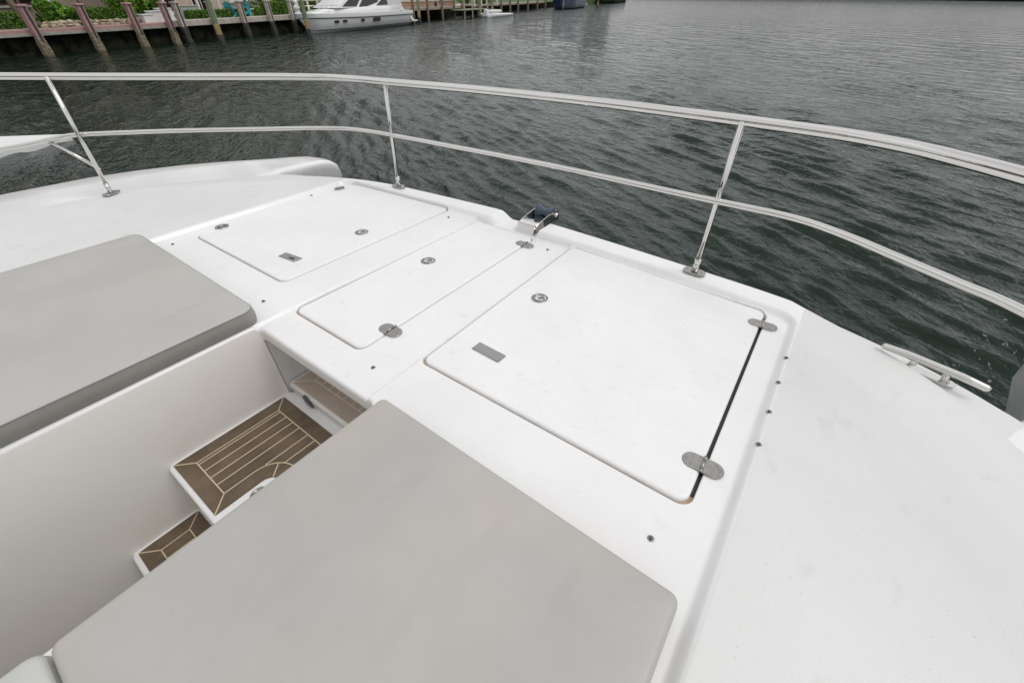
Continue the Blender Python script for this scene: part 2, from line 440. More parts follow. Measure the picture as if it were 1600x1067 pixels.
def lockplate(c, ang, z, parent, l=.135, w=.05, split=False):
    mb_ = MB()
    plate(mb_, rounded([(-l/2, -w/2), (l/2, -w/2), (l/2, w/2), (-l/2, w/2)], .004, 0, 3), c, ang, z, .003, 0)
    T = lambda x, y: (c[0]+math.cos(ang)*x-math.sin(ang)*y, c[1]+math.sin(ang)*x+math.cos(ang)*y)
    if split:
        plate(mb_, rounded([(-l*.03, -w*.42), (l*.46, -w*.42), (l*.46, w*.42), (-l*.03, w*.42)], .004, 0, 3), c, ang, z, .0036, 1)
        plate(mb_, rounded([(.0, -w*.25), (l*.30, -w*.25), (l*.30, w*.05), (.0, w*.05)], .004, 0, 3), c, ang, z, .0046, 2)
    else:
        plate(mb_, rounded([(-l*.46, -w*.40), (l*.46, -w*.40), (l*.46, w*.40), (-l*.46, w*.40)], .004, 0, 3), c, ang, z, .0037, 1)
    return mb_.build('latch_plate', [M['brushed'], mat('latch_cover', (.36, .36, .365), .3, .9), M['black']], parent, D)
lockplate((.644, .194), R(-2), .004, lid_s); lockplate((-.706, .182), R(6), .004, lid_p, .135, .05, True)

# studs
for x, y in [(-1.402, -.119), (-.412, -.127), (.337, -.115), (-1.476, .807), (-.406, 1.091), (.338, 1.1), (1.570, .80), (1.571, .640), (1.572, .475), (1.573, .317), (1.422, -.126)]:
    z = float(Hfun(np.array([x]), np.array([y]))[0]); mb_ = MB()
    mb_.lathe([(.009, -.001), (.009, .001), (.0075, .0025), (.0055, .002)], (x, y, z), 14, cap1=True, m=0)
    mb_.lathe([(.004, .002), (.0048, .004), (.0042, .006), (.0025, .007)], (x, y, z), 12, m=1)
    mb_.build('snap_stud', [M['brushed'], M['darksteel']], yacht, D)

# ---- rails
top = [(-3.27, -.72, .745), (-3.03, -.44, .738), (-2.806, -.178, .730), (-2.475, .197, .717), (-2.11, .595, .705), (-1.79, .925, .696), (-1.62, 1.075, .691), (-1.46, 1.170, .689), (-1.24, 1.220, .689), (-.992, 1.237, .690), (-.41, 1.282, .694), (.10, 1.292, .697), (.539, 1.279, .699), (.936, 1.252, .699), (1.086, 1.239, .699), (1.222, 1.225, .699), (1.347, 1.209, .699), (1.444, 1.190, .699), (1.533, 1.157, .699), (1.624, 1.104, .700), (1.718, 1.026, .701), (1.829, .914, .703), (2.12, .58, .711), (2.62, .0, .726), (3.1, -.55, .74)]
low = [(-3.30, -.75, .27), (-3.13, -.56, .302), (-2.97, -.379, .331), (-2.893, -.292, .345), (-2.814, -.203, .363), (-2.732, -.112, .384), (-2.65, -.017, .398), (-2.46, .203, .398), (-2.203, .493, .393), (-1.846, .848, .386), (-1.64, 1.04, .384), (-1.44, 1.168, .383), (-1.242, 1.218, .383), (-.996, 1.237, .383), (-.42, 1.262, .381), (.127, 1.275, .381), (.599, 1.256, .383), (.865, 1.241, .384), (1.087, 1.229, .386), (1.244, 1.226, .387), (1.342, 1.219, .388), (1.436, 1.199, .389), (1.525, 1.158, .390), (1.626, 1.095, .392), (1.720, 1.022, .395), (1.866, .905, .402), (1.984, .797, .410), (2.25, .49, .415), (2.62, .0, .40), (2.95, -.36, .33)]
for nm, path, rad in (('top_rail', top, .0205), ('mid_rail', low, .0135)):
    mb_ = MB(); mb_.tube(crom(path, 6), rad, 16); mb_.build(nm, M['steel'], yacht, D)
def stanchion(base, topz, lean=(0, 0), platang=0., pl=.105):
    mb_ = MB(); bx_, by_, bz = base
    tx_, ty_ = bx_+lean[0], by_+lean[1]
    mb_.tube([(bx_, by_, bz+.05), (tx_, ty_, topz)], .0125, 14)
    mb_.tube([(bx_, by_, bz), (bx_, by_, bz+.066)], .0155, 14)
    mb_.lathe([(.017, .0), (.017, .006)], (bx_, by_, bz+.062), 14)
    st = mb_.build('stanchion', M['steel'], yacht, D)
    pm = MB(); plate(pm, stadium(pl, .06), (bx_, by_), platang, bz, .005)
    for s_ in (-1, 1): pm.lathe([(.006, .004), (.005, .0075), (.002, .008)], (bx_+s_*pl*.36*math.cos(platang), by_+s_*pl*.36*math.sin(platang), bz), 10)
    pm.build('base_plate', M['brushed'], st, D)
    return st
stanchion((1.094, 1.236, .036), .70, (-.004, -.008), R(-4)); stanchion((-1.043, 1.247, .036), .69, (.045, -.012), R(4))
sp = stanchion((-2.60, -.04, .026), .724, (-.036, .036), R(-62), .12)
stanchion((2.60, -.04, .026), .724, (.036, .036), R(62), .12)
mb_ = MB(); mb_.tube([(-2.772, -.158, .362), (-2.700, -.085, .275), (-2.62, -.02, .185)], .0105, 12); mb_.build('rail_brace', M['steel'], yacht, D)

# ---- bow roller
br = MB()
x0, x1 = .048, .170
sec = [(1.196, -.022), (1.222, .036), (1.26, .042), (1.38, .030), (1.47, .012)]
for (ya, za), (yb, zb) in zip(sec, sec[1:]):
    ny, nz = -(zb-za), (yb-ya); ln = math.hypot(ny, nz); ny, nz = ny/ln*.004, nz/ln*.004
    br.loops([[(x0, ya, za), (x1, ya, za), (x1, ya+ny, za+nz), (x0, ya+ny, za+nz)], [(x0, yb, zb), (x1, yb, zb), (x1, yb+ny, zb+nz), (x0, yb+ny, zb+nz)]], 0, False, True, True)
cheek = [(1.215, .026), (1.26, .046), (1.34, .058), (1.42, .070), (1.46, .066), (1.48, .048), (1.485, .015), (1.49, .0), (1.30, .0), (1.23, .0)]
for xx in (x0-.004, x1):
    br.loops([[(xx, y, z) for y, z in cheek], [(xx+.004, y, z) for y, z in cheek]], 0, False, True, True)
roller = br.build('bow_roller', M['steel'], yacht, D)
w = MB(); w.lathe([(.014, 0), (.038, .002), (.040, .010), (.028, .036), (.022, .056), (.028, .076), (.040, .104), (.038, .112), (.014, .114)], (x0+.004, 1.42, .050), 24, axis=(1, 0, 0), cap0=True); w.build('roller_wheel', M['rollerblue'], roller, D)
w = MB(); w.lathe([(.008, -.02), (.008, .135), (.014, .136), (.015, .146), (.012, .154), (.004, .157)], (x0, 1.42, .050), 16, axis=(1, 0, 0), cap0=True); w.build('roller_pin', M['steel'], roller, D)

# ---- mooring cleat on the ledge
cl = MB(); ca = math.atan2(-.074, .287); cc = (1.993, 1.030)
T = lambda a, b, z: (cc[0]+math.cos(ca)*a-math.sin(ca)*b, cc[1]+math.sin(ca)*a+math.cos(ca)*b, z)
hb = [T(-.152, 0, .043), T(-.144, 0, .045), T(-.08, 0, .049), T(.08, 0, .049), T(.144, 0, .045), T(.152, 0, .043)]
cl.tube(hb, [.009, .012, .0135, .0135, .012, .009], 14)
for s_ in (-1, 1):
    cl.tube([T(s_*.042, 0, .045), T(s_*.048, .004, .02), T(s_*.056, .008, -.006)], [.010, .011, .016], 12)
plate(cl, stadium(.17, .040), T(.0, .010, 0)[:2], ca, -.002, .006)
cl.build('mooring_cleat', M['steel'], yacht, D)

# ---- hulls (bows standing ahead of the bridge deck)
def hull(sg):
    st = [(-2.6, 1.95, 3.38, -.004), (-.5, 1.95, 3.365, -.004), (0., 1.98, 3.335, -.004), (.30, 2.0, 3.245, -.004), (.60, 2.05, 3.11, -.005), (.90, 2.20, 2.92, -.010), (1.06, 2.30, 2.835, -.020), (1.2, 2.335, 2.79, -.033), (1.36, 2.37, 2.745, -.045), (1.50, 2.40, 2.70, -.060), (1.60, 2.42, 2.645, -.085), (1.67, 2.44, 2.585, -.130), (1.70, 2.46, 2.54, -.20)]
    L = []
    for y, xi, xo, z in st:
        r = min(.035, (xo-xi)*.3); sec = []
        dn = .05 if y > 1.0 else .0
        k_ = .36 if y > 1.0 else .05
        sec.append((xi+k_, -1.9)); sec.append((xi+k_*.85, -.9)); sec.append((xi+k_*.24, z-.26)); sec.append((xi+.003, z-.07))
        for k in range(0, 6): a = k*math.pi/10; sec.append((xi+r-r*math.cos(a), z-r+r*math.sin(a)))
        zc = .004
        for k in range(1, 6): sec.append((xi+r+(xo-xi-2*r)*k/6, z-zc*math.sin(math.pi*k/6)*(1 if y < 1.3 else -.6)))
        for k in range(0, 6): a = k*math.pi/10; sec.append((xo-r+r*math.sin(a), z-r+r*math.cos(a)))
        sec.append((xo, z-.2)); sec.append((max(xo-.04, xi+k_*.85+.03), -.9)); sec.append((max(xo-.25, xi+k_+.04), -1.9))
        L.append([(sg*x, y, zz) for x, zz in sec])
    h = MB(); h.loops(L, 0, True, True, True); o = h.build('hull', M['gel'], yacht, D, autosmooth=55); return o
hull(-1); hull(1)
# unseen deckhouse behind the viewer, added and sized to block light from aft
dh = MB()
prof = [(-2.33, -.04), (-2.33, .30), (-2.62, 1.02), (-2.50, 1.08), (-2.48, 1.12), (-2.54, 1.16), (-3.4, 1.22), (-3.4, -.04)]
dh.loops([[(-2.35, y, z) for y, z in prof], [(2.35, y, z) for y, z in prof]], 0, False, True, True)
dhouse = dh.build('unseen_deckhouse', M['gel'], yacht, D)
for x0_, x1_ in ((-2.2, -.75), (-.65, .65), (.75, 2.2)):
    q = MB(); q.loops([[(x, y, z) for y, z in ((-2.39, .38), (-2.345, .38), (-2.57, .94), (-2.61, .94))] for x in (x0_, x1_)], 0, False, True, True); q.build('unseen_windscreen', M['dkglass'], dhouse, D)

# ---- stairwell
WB = MB()
zf = -.335
def quad(a, b, c, d): WB.add([a, b, c, d], [(0, 1, 2, 3)])
quad((-.2515, -.2372, -.03), (-.2515, -.2372, -.42), (-.232, .0, -.42), (-.232, .0, -.03))      # locker cheek
quad((-.3, .0, -.045), (-.3, .0, zf-.02), (.55, .0, zf-.02), (.55, .0, -.045))
quad((.514, -.245, -.06), (.514, -.245, -.6), (.50, .30, -.6), (.50, .30, -.06))
quad((-.3, .01, -.052), (.56, .01, -.052), (.56, -.15, -.052), (-.3, -.15, -.052))
WB.build('stairwell_lining', M['gel'], yacht, D)  # white instead of cream, to brighten the shaded niche by colour

cw = MB()
for q4 in ([(-.2515, -1.72), (-.2515, -2.45)], [(.504, -1.72), (.504, -2.45)], [(-.2515, -2.45), (.504, -2.45)]):
    (xa, ya), (xb, yb) = q4; cw.add([(xa, ya, -.06), (xb, yb, -.06), (xb, yb, -1.25), (xa, ya, -1.25)], [(0, 1, 2, 3)])
cw.add([(-.256, -1.80, -.06), (.504, -1.80, -.06), (.504, -2.45, -.06), (-.256, -2.45, -.06)], [(0, 1, 2, 3)])
cw.build('unseen_well_lining', M['well'], yacht, D)  # unseen panels added to stop light leaking into the well
fl_ = MB(); fl_.box((.125, -1.3, -1.22), (.80, 2.3, .04)); fl_.build('darkened_well_floor', M['teak'], yacht, D)  # dark colour set here to cut bounce light and deepen the well's shade
def step(x0, x1, y0, y1, z, th, name='stair_tread', rad=.03, m='gel'):
    q = [(x0, y0), (x1, y0), (x1, y1), (x0, y1)]; b = .010; s_ = MB()
    L = [[(x, y, z-th) for x, y in rounded(q, rad, 0)], [(x, y, z-b) for x, y in rounded(q, rad, 0)]]
    for k in range(1, 5):
        a = k*math.pi/8; L.append([(x, y, z-b+b*math.sin(a)) for x, y in rounded(q, rad, b*(1-math.cos(a)))])
    s_.loops(L, 0, True, True, False); n = len(L[0]); s_.add(L[-1], [list(range(n))], 0, False)
    return s_.build(name, M[m], yacht, D)
def shear(xw):   # the tread follows the slightly raked bench side
    return lambda p: p
def pad(poly, z, parent, teak, caulk, border, planks, notch=None, mode='y'):
    "foam teak pad: mitred border and straight planks with caulk lines, as separate shallow strips"
    p_ = MB()
    out = rounded(poly, .012, 0, 4)
    p_.loops([[(x, y, z) for x, y in out], [(x, y, z+.004) for x, y in out]], 0, False, True, True)
    o = p_.build('teak_pad', M[teak], parent, D)
    c_ = MB(); zc = z+.0042; hw = .0022
    def line(a, b, w_=hw):
        a = np.array(a, float); b = np.array(b, float); t = (b-a)/np.linalg.norm(b-a); n = np.array([-t[1], t[0]])*w_
        c_.loops([[(*(a-n), zc), (*(a+n), zc), (*(a+n), zc+.0006), (*(a-n), zc+.0006)], [(*(b-n), zc), (*(b+n), zc), (*(b+n), zc+.0006), (*(b-n), zc+.0006)]], 0, False, True, True)
    inn = inset(poly, border)
    for i in range(4): line(poly[i], inn[i])
    for i in range(4): line(inn[i], inn[(i+1) % 4])
    for t in planks:
        if mode == 'y':
            a = np.array(inn[0])*(1-t)+np.array(inn[1])*t; b = np.array(inn[3])*(1-t)+np.array(inn[2])*t
        else:
            a = np.array(inn[0])*(1-t)+np.array(inn[3])*t; b = np.array(inn[1])*(1-t)+np.array(inn[2])*t
        line(a, b)
    if notch:
        cx, cy, rr = notch
        pts = [(cx+rr*math.cos(t), cy+rr*.95*math.sin(t)) for t in np.linspace(R(90), R(270), 14)]
        for a, b in zip(pts, pts[1:]): line(a, b)
        line((cx-rr*.5, cy+.0), (cx-rr, cy))
    c_.build('caulk_line', M[caulk], o, D)
    return o
t1 = step(-.258, .40, -.772, -.226, -.40, .045)
arc1 = [(.168+.05*math.cos(t), -.58+.05*math.sin(t)) for t in np.linspace(math.pi, math.pi/2, 8)]
p_ = MB(); ol = [(-.236, -.752), (.118, -.752)]+arc1+[(.385, -.53), (.385, -.278), (-.236, -.278)]
p_.loops([[(x, y, -.400) for x, y in ol], [(x, y, -.396) for x, y in ol]], 0, False, True, True)
tp = p_.build('teak_pad', M['teak'], t1, D)
c_ = MB()
def cline(pts, w_=.0022):
    for a_, b_ in zip(pts, pts[1:]):
        a_ = np.array(a_, float); b_ = np.array(b_, float); t_ = (b_-a_)/np.linalg.norm(b_-a_); n_ = np.array([-t_[1], t_[0]])*w_; b_ = b_+t_*w_*.5; zc = -.3958
        c_.loops([[(*(a_-n_), zc), (*(a_+n_), zc), (*(a_+n_), zc+.0006), (*(a_-n_), zc+.0006)], [(*(b_-n_), zc), (*(b_+n_), zc), (*(b_+n_), zc+.0006), (*(b_-n_), zc+.0006)]], 0, False, True, True)
arc2 = [(.166+.110*math.cos(t), -.575+.110*math.sin(t)) for t in np.linspace(math.pi, math.pi/2, 14)]
I0, I2, I3 = (-.174, -.690), (.385, -.340), (-.174, -.340)
cline([I3, I0, (.056, -.690)]+arc2+[(.385, -.465)]); cline([I2, I3])
cline([(-.236, -.752), I0]); cline([(.118, -.752), (.056, -.690)]); cline([(-.236, -.278), I3]); cline([arc2[7], arc1[4]])
for x in (-.158, -.108, -.056, -.004): cline([(x, -.690), (x, -.340)])
cline([(.060, -.53), (.060, -.340)])
for x in (.112, .164, .216, .268, .32): cline([(x, -.465-.012*(x < .13)), (x, -.340)])
c_.build('caulk_line', M['caulk'], tp, D)
lt = ringlatch((.165, -.612), -.3995, t1, R(60), .034)
t2 = step(-.262, .42, -1.045, -.770, -.70, .05)
pad([(-.238, -1.022), (.118, -1.022), (.118, -.790), (-.238, -.790)], -.700, t2, 'teak', 'caulk', .062, (.25, .43, .61, .79), None)
for c_, d_ in (((.08, -.752, -.595), (.68, .02, .30)), ((.125, -.222, -.50), (.72, .016, .28)), ((.08, -1.025, -.99), (.68, .02, .48))):
    rs = MB(); rs.box(c_, d_); rs.build('stair_riser', M['well'], yacht, D)
t3 = step(-.238, .49, -.236, .01, -.335, .035, rad=.02, m='well')
pad([(-.214, -.222), (.47, -.222), (.47, .0), (-.214, .0)], -.335, t3, 'paleteak', 'palecaulk', .07, (.1, .2, .3, .4, .5, .6, .7, .8, .9), None, 'y')
dl = MB(); dl.lathe([(.036, -.002), (.036, .004), (.028, .007), (.015, .007)], (-.085, -.2365, -.368), 20, axis=(0, -1, 0)); dl.build('drain_cover', M['darksteel'], yacht, D)

# ---- sun pads (resting on the deck: things of their own)
def cushion(poly, z0, h, rad, name, label, extra=None, dome=.010, vm='vinyl'):
    t = thing(name, label, 'cushion', D((sum(p[0] for p in poly)/len(poly), sum(p[1] for p in poly)/len(poly), z0)))
    b = min(.015, h*.35); L = []; E = 14
    def ring(d, z, n=E): return [(x, y, z) for x, y in rounded(poly, rad, d, 7, n)]
    for k in range(4): a = (3-k)*math.pi/6; L.append(ring(b*.5*(1-math.cos(a)), z0+b*.5-b*.5*math.sin(a)))
    for k in range(1, 4): L.append(ring(-.004*math.sin(math.pi*k/4), z0+b*.5+(h-b*1.5)*k/4))
    for k in range(0, 6): a = k*math.pi/10; L.append(ring(b*(1-math.cos(a)), z0+h-b+b*math.sin(a)))
    w_ = min(.5*min(max(p[0] for p in poly)-min(p[0] for p in poly), max(p[1] for p in poly)-min(p[1] for p in poly)), .6)
    for d in (.035, .06, .10, .15): 
        if d < w_*.8: L.append(ring(d, z0+h+dome*(1-(1-min(d/.3, 1))**2)))
    last = L[-1]; n = len(last)
    cx = sum(p[0] for p in last)/n; cy = sum(p[1] for p in last)/n; zt = last[0][2]
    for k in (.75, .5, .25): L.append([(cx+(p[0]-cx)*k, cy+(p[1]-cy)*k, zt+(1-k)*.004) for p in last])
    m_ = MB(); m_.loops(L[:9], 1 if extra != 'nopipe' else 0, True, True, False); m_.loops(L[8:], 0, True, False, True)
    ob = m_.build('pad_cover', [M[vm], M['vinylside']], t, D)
    pp = L[8]
    if extra != 'nopipe':
        p_ = MB(); p_.tube(pp+pp[:1], .0015, 6, cap=False); p_.build('piping', M['piping'], t, D)
    return t
cushion([(-1.515, -2.2), (-.262, -2.2), (-.262, -.214), (-1.515, -.214)], .002, .078, .05, 'sun_pad', 'grey vinyl sun pad beyond the stairwell, its dark edge seam facing the stairs')
cushion([(.566, -1.060), (1.528, -1.060), (1.520, -.250), (.566, -.238)], .002, .080, .022, 'sun_pad', 'large grey vinyl sun pad nearest the camera, in front of the big square hatch', 'nopipe')
cushion([(.550, -2.2), (1.50, -2.2), (1.50, -1.067), (.552, -1.067)], .002, .076, .03, 'sun_pad', 'corner of a pale grey sun pad at the lower left, beside the largest pad', 'nopipe', vm='vinylpale')

# ================================================================== THE FAR BANK
P0 = np.array((-32.7, 6.0)); WDIR = np.array([-.2747, .9615]); WN = np.array([.9615, .2747])
WANG = math.atan2(WDIR[1], WDIR[0])          # direction along the bank
def G(s, o, z):
    q = P0+WDIR*s+WN*o; return (float(q[0]), float(q[1]), z)
def Gf(v): return G(v[0], v[1], v[2])        # bank coordinates (along, towards the water, up)

# ground, water
def slab(name, m, s0, s1, o0, o1, z0, z1, kind='structure'):
    b = MB(); b.box(((s0+s1)/2, (o0+o1)/2, (z0+z1)/2), (s1-s0, o1-o0, z1-z0)); o = b.build(name, m, None, Gf); tag(o, kind=kind); return o
wm = bpy.data.materials.new('canal_water'); wm.use_nodes = True
nt = wm.node_tree; b = nt.nodes['Principled BSDF']
b.inputs['Base Color'].default_value = (.0042, .0150, .0082, 1); b.inputs['Roughness'].default_value = .05
b.inputs['IOR'].default_value = 1.333
g = nt.nodes.new('ShaderNodeNewGeometry')
CR = R(-27); EPS = .012
LAYERS = [(1.7, 2.2, CR, .26, 1.5), (4.4, 2.2, CR+.25, .085, 2.), (12, 1.7, CR-.35, .026, 2.), (32, 1.4, CR, .0045, 1.)]   # scale, stretch along the crests, heading, height, octaves; the first two only where the mesh is too coarse to carry them
FARL = (True, .45, False, False)
def height(dx, dy):
    "wave height a fixed small step away, so that the slopes do not depend on the distance of the viewer"
    va = nt.nodes.new('ShaderNodeVectorMath'); va.operation = 'ADD'; va.inputs[1].default_value = (dx, dy, 0)
    nt.links.new(g.outputs['Position'], va.inputs[0]); tot = None
    for (sc_n, st_, rot, amp, det), far_ in zip(LAYERS, FARL):
        mp = nt.nodes.new('ShaderNodeMapping'); mp.vector_type = 'TEXTURE'
        mp.inputs['Rotation'].default_value = (0, 0, rot); mp.inputs['Scale'].default_value = (st_, 1, 1)
        n = nt.nodes.new('ShaderNodeTexNoise'); n.inputs['Scale'].default_value = sc_n; n.inputs['Detail'].default_value = det; n.inputs['Distortion'].default_value = .5
        nt.links.new(va.outputs[0], mp.inputs[0]); nt.links.new(mp.outputs[0], n.inputs['Vector'])
        m_ = nt.nodes.new('ShaderNodeMath'); m_.operation = 'MULTIPLY_ADD'; m_.inputs[1].default_value = amp
        if far_:
            fm = nt.nodes.new('ShaderNodeMath'); fm.operation = 'MULTIPLY'; nt.links.new(n.outputs['Fac'], fm.inputs[0]); nt.links.new((fade if far_ is True else fade2).outputs[0], fm.inputs[1]); nt.links.new(fm.outputs[0], m_.inputs[0])
        else: nt.links.new(n.outputs['Fac'], m_.inputs[0])
        if tot: nt.links.new(tot, m_.inputs[2])
        else: m_.inputs[2].default_value = 0
        tot = m_.outputs[0]
    return tot
ln_ = nt.nodes.new('ShaderNodeVectorMath'); ln_.operation = 'LENGTH'; nt.links.new(g.outputs['Position'], ln_.inputs[0])
def distfade(d0, d1, v0, v1):
    f_ = nt.nodes.new('ShaderNodeMapRange'); f_.inputs[1].default_value = d0; f_.inputs[2].default_value = d1; f_.inputs[3].default_value = v0; f_.inputs[4].default_value = v1
    nt.links.new(ln_.outputs['Value'], f_.inputs[0]); return f_
fade = distfade(13, 45, 0, 1.7); fade2 = distfade(8, 30, .5, 1.6)
h0, hx, hy = height(0, 0), height(EPS, 0), height(0, EPS)
gn = nt.nodes.new('ShaderNodeTexNoise'); gn.inputs['Scale'].default_value = .12; gn.inputs['Detail'].default_value = 3; nt.links.new(g.outputs['Position'], gn.inputs['Vector'])
gr = nt.nodes.new('ShaderNodeMapRange'); gr.inputs[1].default_value = .3; gr.inputs[2].default_value = .7; gr.inputs[3].default_value = .8/EPS; gr.inputs[4].default_value = 1.3/EPS; nt.links.new(gn.outputs['Fac'], gr.inputs[0])
cmb = nt.nodes.new('ShaderNodeCombineXYZ'); cmb.inputs[2].default_value = 1
for k, hh in enumerate((hx, hy)):
    sb = nt.nodes.new('ShaderNodeMath'); sb.operation = 'SUBTRACT'; nt.links.new(h0, sb.inputs[0]); nt.links.new(hh, sb.inputs[1])
    ml = nt.nodes.new('ShaderNodeMath'); ml.operation = 'MULTIPLY'; nt.links.new(sb.outputs[0], ml.inputs[0]); nt.links.new(gr.outputs[0], ml.inputs[1])
    nt.links.new(ml.outputs[0], cmb.inputs[k])
nm = nt.nodes.new('ShaderNodeVectorMath'); nm.operation = 'NORMALIZE'
ad = nt.nodes.new('ShaderNodeVectorMath'); ad.operation = 'ADD'; s1 = nt.nodes.new('ShaderNodeVectorMath'); s1.operation = 'SUBTRACT'; s1.inputs[1].default_value = (0, 0, 1)
nt.links.new(cmb.outputs[0], s1.inputs[0]); nt.links.new(g.outputs['Normal'], ad.inputs[0]); nt.links.new(s1.outputs[0], ad.inputs[1]); nt.links.new(ad.outputs[0], nm.inputs[0])
nt.links.new(nm.outputs[0], b.inputs['Normal'])
def graded(lo, hi, c0, c1, d0, k):
    L = list(np.arange(c0, c1, d0)); x = c1; d = d0
    while x < hi: L.append(x); x += max(d0, k*(x-c1)+d0)
    x = c0; B_ = []
    while x > lo: x -= max(d0, k*(c0-x)+d0); B_.append(x)
    return np.array(B_[::-1]+L+[hi])
wx = graded(-900, 900, -6, 6.5, .034, .011); wy = graded(-300, 2600, -.2, 8, .034, .011)
WX, WY = np.meshgrid(wx, wy, indexing='ij')
SP = np.maximum(np.gradient(wx)[:, None], np.gradient(wy)[None, :])
WZ = np.zeros_like(WX); rng = np.random.RandomState(4)
for lam, amp_, spread, cnt in ((2.6, .006, .4, 6), (1.5, .005, .28, 8), (.95, .0085, .20, 10), (.60, .0125, .18, 16), (.40, .0105, .22, 20), (.25, .0058, .34, 18)):
    for k in range(cnt):
        l_ = lam*rng.uniform(.8, 1.25); th = CR+math.pi/2+rng.normal(0, spread); ph = rng.uniform(0, 6.283)
        q_ = 2*math.pi/l_*(WX*math.cos(th)+WY*math.sin(th))+ph
        wgt = np.clip((l_/SP-3.)/3., 0, 1)
        WZ += wgt*amp_/math.sqrt(cnt)*2.0*(np.exp(np.sin(q_)*.9)-1.2)/1.35        # peaked crests, flatter troughs
env = np.zeros_like(WX)
for k in range(7):
    th = rng.uniform(0, 6.28); l_ = rng.uniform(4, 14); env += np.sin(2*math.pi/l_*(WX*math.cos(th)+WY*math.sin(th))+rng.uniform(0, 6.28))
WZ *= 1+.16*env/1.2
nx_, ny_ = WX.shape
me = bpy.data.meshes.new('water'); me.vertices.add(nx_*ny_)
me.vertices.foreach_set('co', np.stack([WX, WY, WZ+SEA], -1).astype(np.float32).ravel())
ii = (np.arange(nx_-1)[:, None]*ny_+np.arange(ny_-1)[None, :]).ravel()
qd = np.stack([ii, ii+ny_, ii+ny_+1, ii+1], -1).astype(np.int32)
me.loops.add(qd.size); me.loops.foreach_set('vertex_index', qd.ravel())
me.polygons.add(len(qd)); me.polygons.foreach_set('loop_start', np.arange(0, qd.size, 4, dtype=np.int32)); me.polygons.foreach_set('loop_total', np.full(len(qd), 4, np.int32))
me.polygons.foreach_set('use_smooth', np.ones(len(qd), bool)); me.update(calc_edges=True); me.materials.append(wm)
wo = bpy.data.objects.new('water', me); COL.objects.link(wo); tag(wo, kind='structure')
gb = MB(); gb.add([(-900, -300, -4.5), (900, -300, -4.5), (900, 2600, -4.5), (-900, 2600, -4.5)], [(0, 1, 2, 3)])
tag(gb.build('river_bed', M['bed']), kind='structure')
ZL = -.66
slab('lawn', M['grass'], -60, 34, -60, -1.85, -4, ZL+.02)
slab('garden_ground', M['grass'], 34, 190, -60, -3.0, -4, ZL-.02)
slab('terrace', M['paver'], -30, 9.0, -2.35, -1.80, -1.2, ZL+.04)

def seawall(name, label, s0, s1, mats, lip):
    t = thing(name, label, 'seawall', G((s0+s1)/2, -1.3, -1.2))
    L = []
    b = MB()
    ns = int((s1-s0)/.35); nz = 9; random.seed(int(s0*7)+3)
    grid = []
    for k in range(nz+1):
        row = []
        for i in range(ns+1):
            s = s0+(s1-s0)*i/ns; z = -2.2+(ZL-.16+2.2)*k/nz
            o = -1.55+.32*(1-k/nz)+.16*mnoise.noise((s*1.1, z*2.2, 3.1))+.07*mnoise.noise((s*3.1, z*4, 1))
            row.append((s, min(o, -1.16), z))
        grid.append(row)
    b.loops(grid, 0, True, closed=False)
    b.build('wall_face', M['weed'], t, Gf)
    if lip == 'pink':
        c = MB(); c.box(((s0+s1)/2, -1.44, ZL-.035), (s1-s0, .74, .17), bev=.012); c.build('coping', M['pinkcap'], t, Gf)
        c = MB(); c.box(((s0+s1)/2, -1.08, ZL-.165), (s1-s0, .06, .11), bev=.008); c.build('edge_board', M['greyedge'], t, Gf)
    else:
        c = MB(); c.box(((s0+s1)/2, -1.45, ZL-.05), (s1-s0, .76, .32), bev=.02); c.build('coping', M['palecon'], t, Gf)
    return t
seawall('seawall', 'dark weedy seawall with pink coping at the upper left', -30, 8.05, None, 'pink')
seawall('seawall', 'dark weedy seawall with pale coping below the turquoise chairs', 8.1, 30.5, None, 'pale')

# ---- square pilings of the seawall
def piling(post_m, cap_m, low_m, label, s, group):
    t = thing('piling', label, 'piling', G(s, -.8, -1.7), group)
    w = .31
    q = MB(); q.box((s, -.8, -.28), (w, w, 1.20), bev=.02); q.build('post', post_m, t, Gf)
    q = MB(); q.box((s, -.8, .355), (w+.10, w+.10, .09), bev=.015); q.build('cap', cap_m, t, Gf)
    q = MB(); q.box((s+.02, -.8+w/2+.012, -.40), (.085, .035, 1.40), bev=.006); q.build('rubbing_strip', M['strip'], t, Gf)
    q = MB(); L = []
    for k in range(9):
        z = -.86-.17*k; ww = w/2*(1.0+.10*mnoise.noise((s, k*.9, 2)))+.006*k
        q4 = [(s-ww, -.8-ww), (s+ww, -.8-ww), (s+ww, -.8+ww), (s-ww, -.8+ww)]
        L.append([(x+.03*mnoise.noise((x*9, z*5, y*9)), y+.03*mnoise.noise((x*9, z*5, 7+y*9)), z) for x, y in rounded(q4, .05, 0, 3, 3)])
    q.loops(L, 0, True, True, True); q.build('barnacled_foot', low_m, t, Gf)
    q = MB(); q.lathe([(.015, 0), (.012, 2.6)], (s+.03, -.86, .39), 8); q.build('light_pole', post_m, t, Gf)
    return t
names = ['leftmost', 'second from the left', 'third from the left', 'rightmost']
for k, s in enumerate((.31, 2.88, 5.44, 7.56)):
    piling(M['pinkcon'], M['pinkcap'], M['barn'], 'pink square piling with dark strip, %s of the four pink ones' % names[k], s, 'pink seawall pilings')
wl = ['pale square piling right beside the last pink one', 'pale square piling by the green mooring pile', 'pale square piling between the two turquoise chairs', 'pale square piling right of the turquoise chairs by the hedge', 'pale square piling left of the white ornamental figure']
for k, s in enumerate((8.40, 10.86, 13.35, 15.9, 18.28)):
    piling(M['palecon'], M['palecon'], M['blackwrap'], wl[k], s, 'pale seawall pilings')

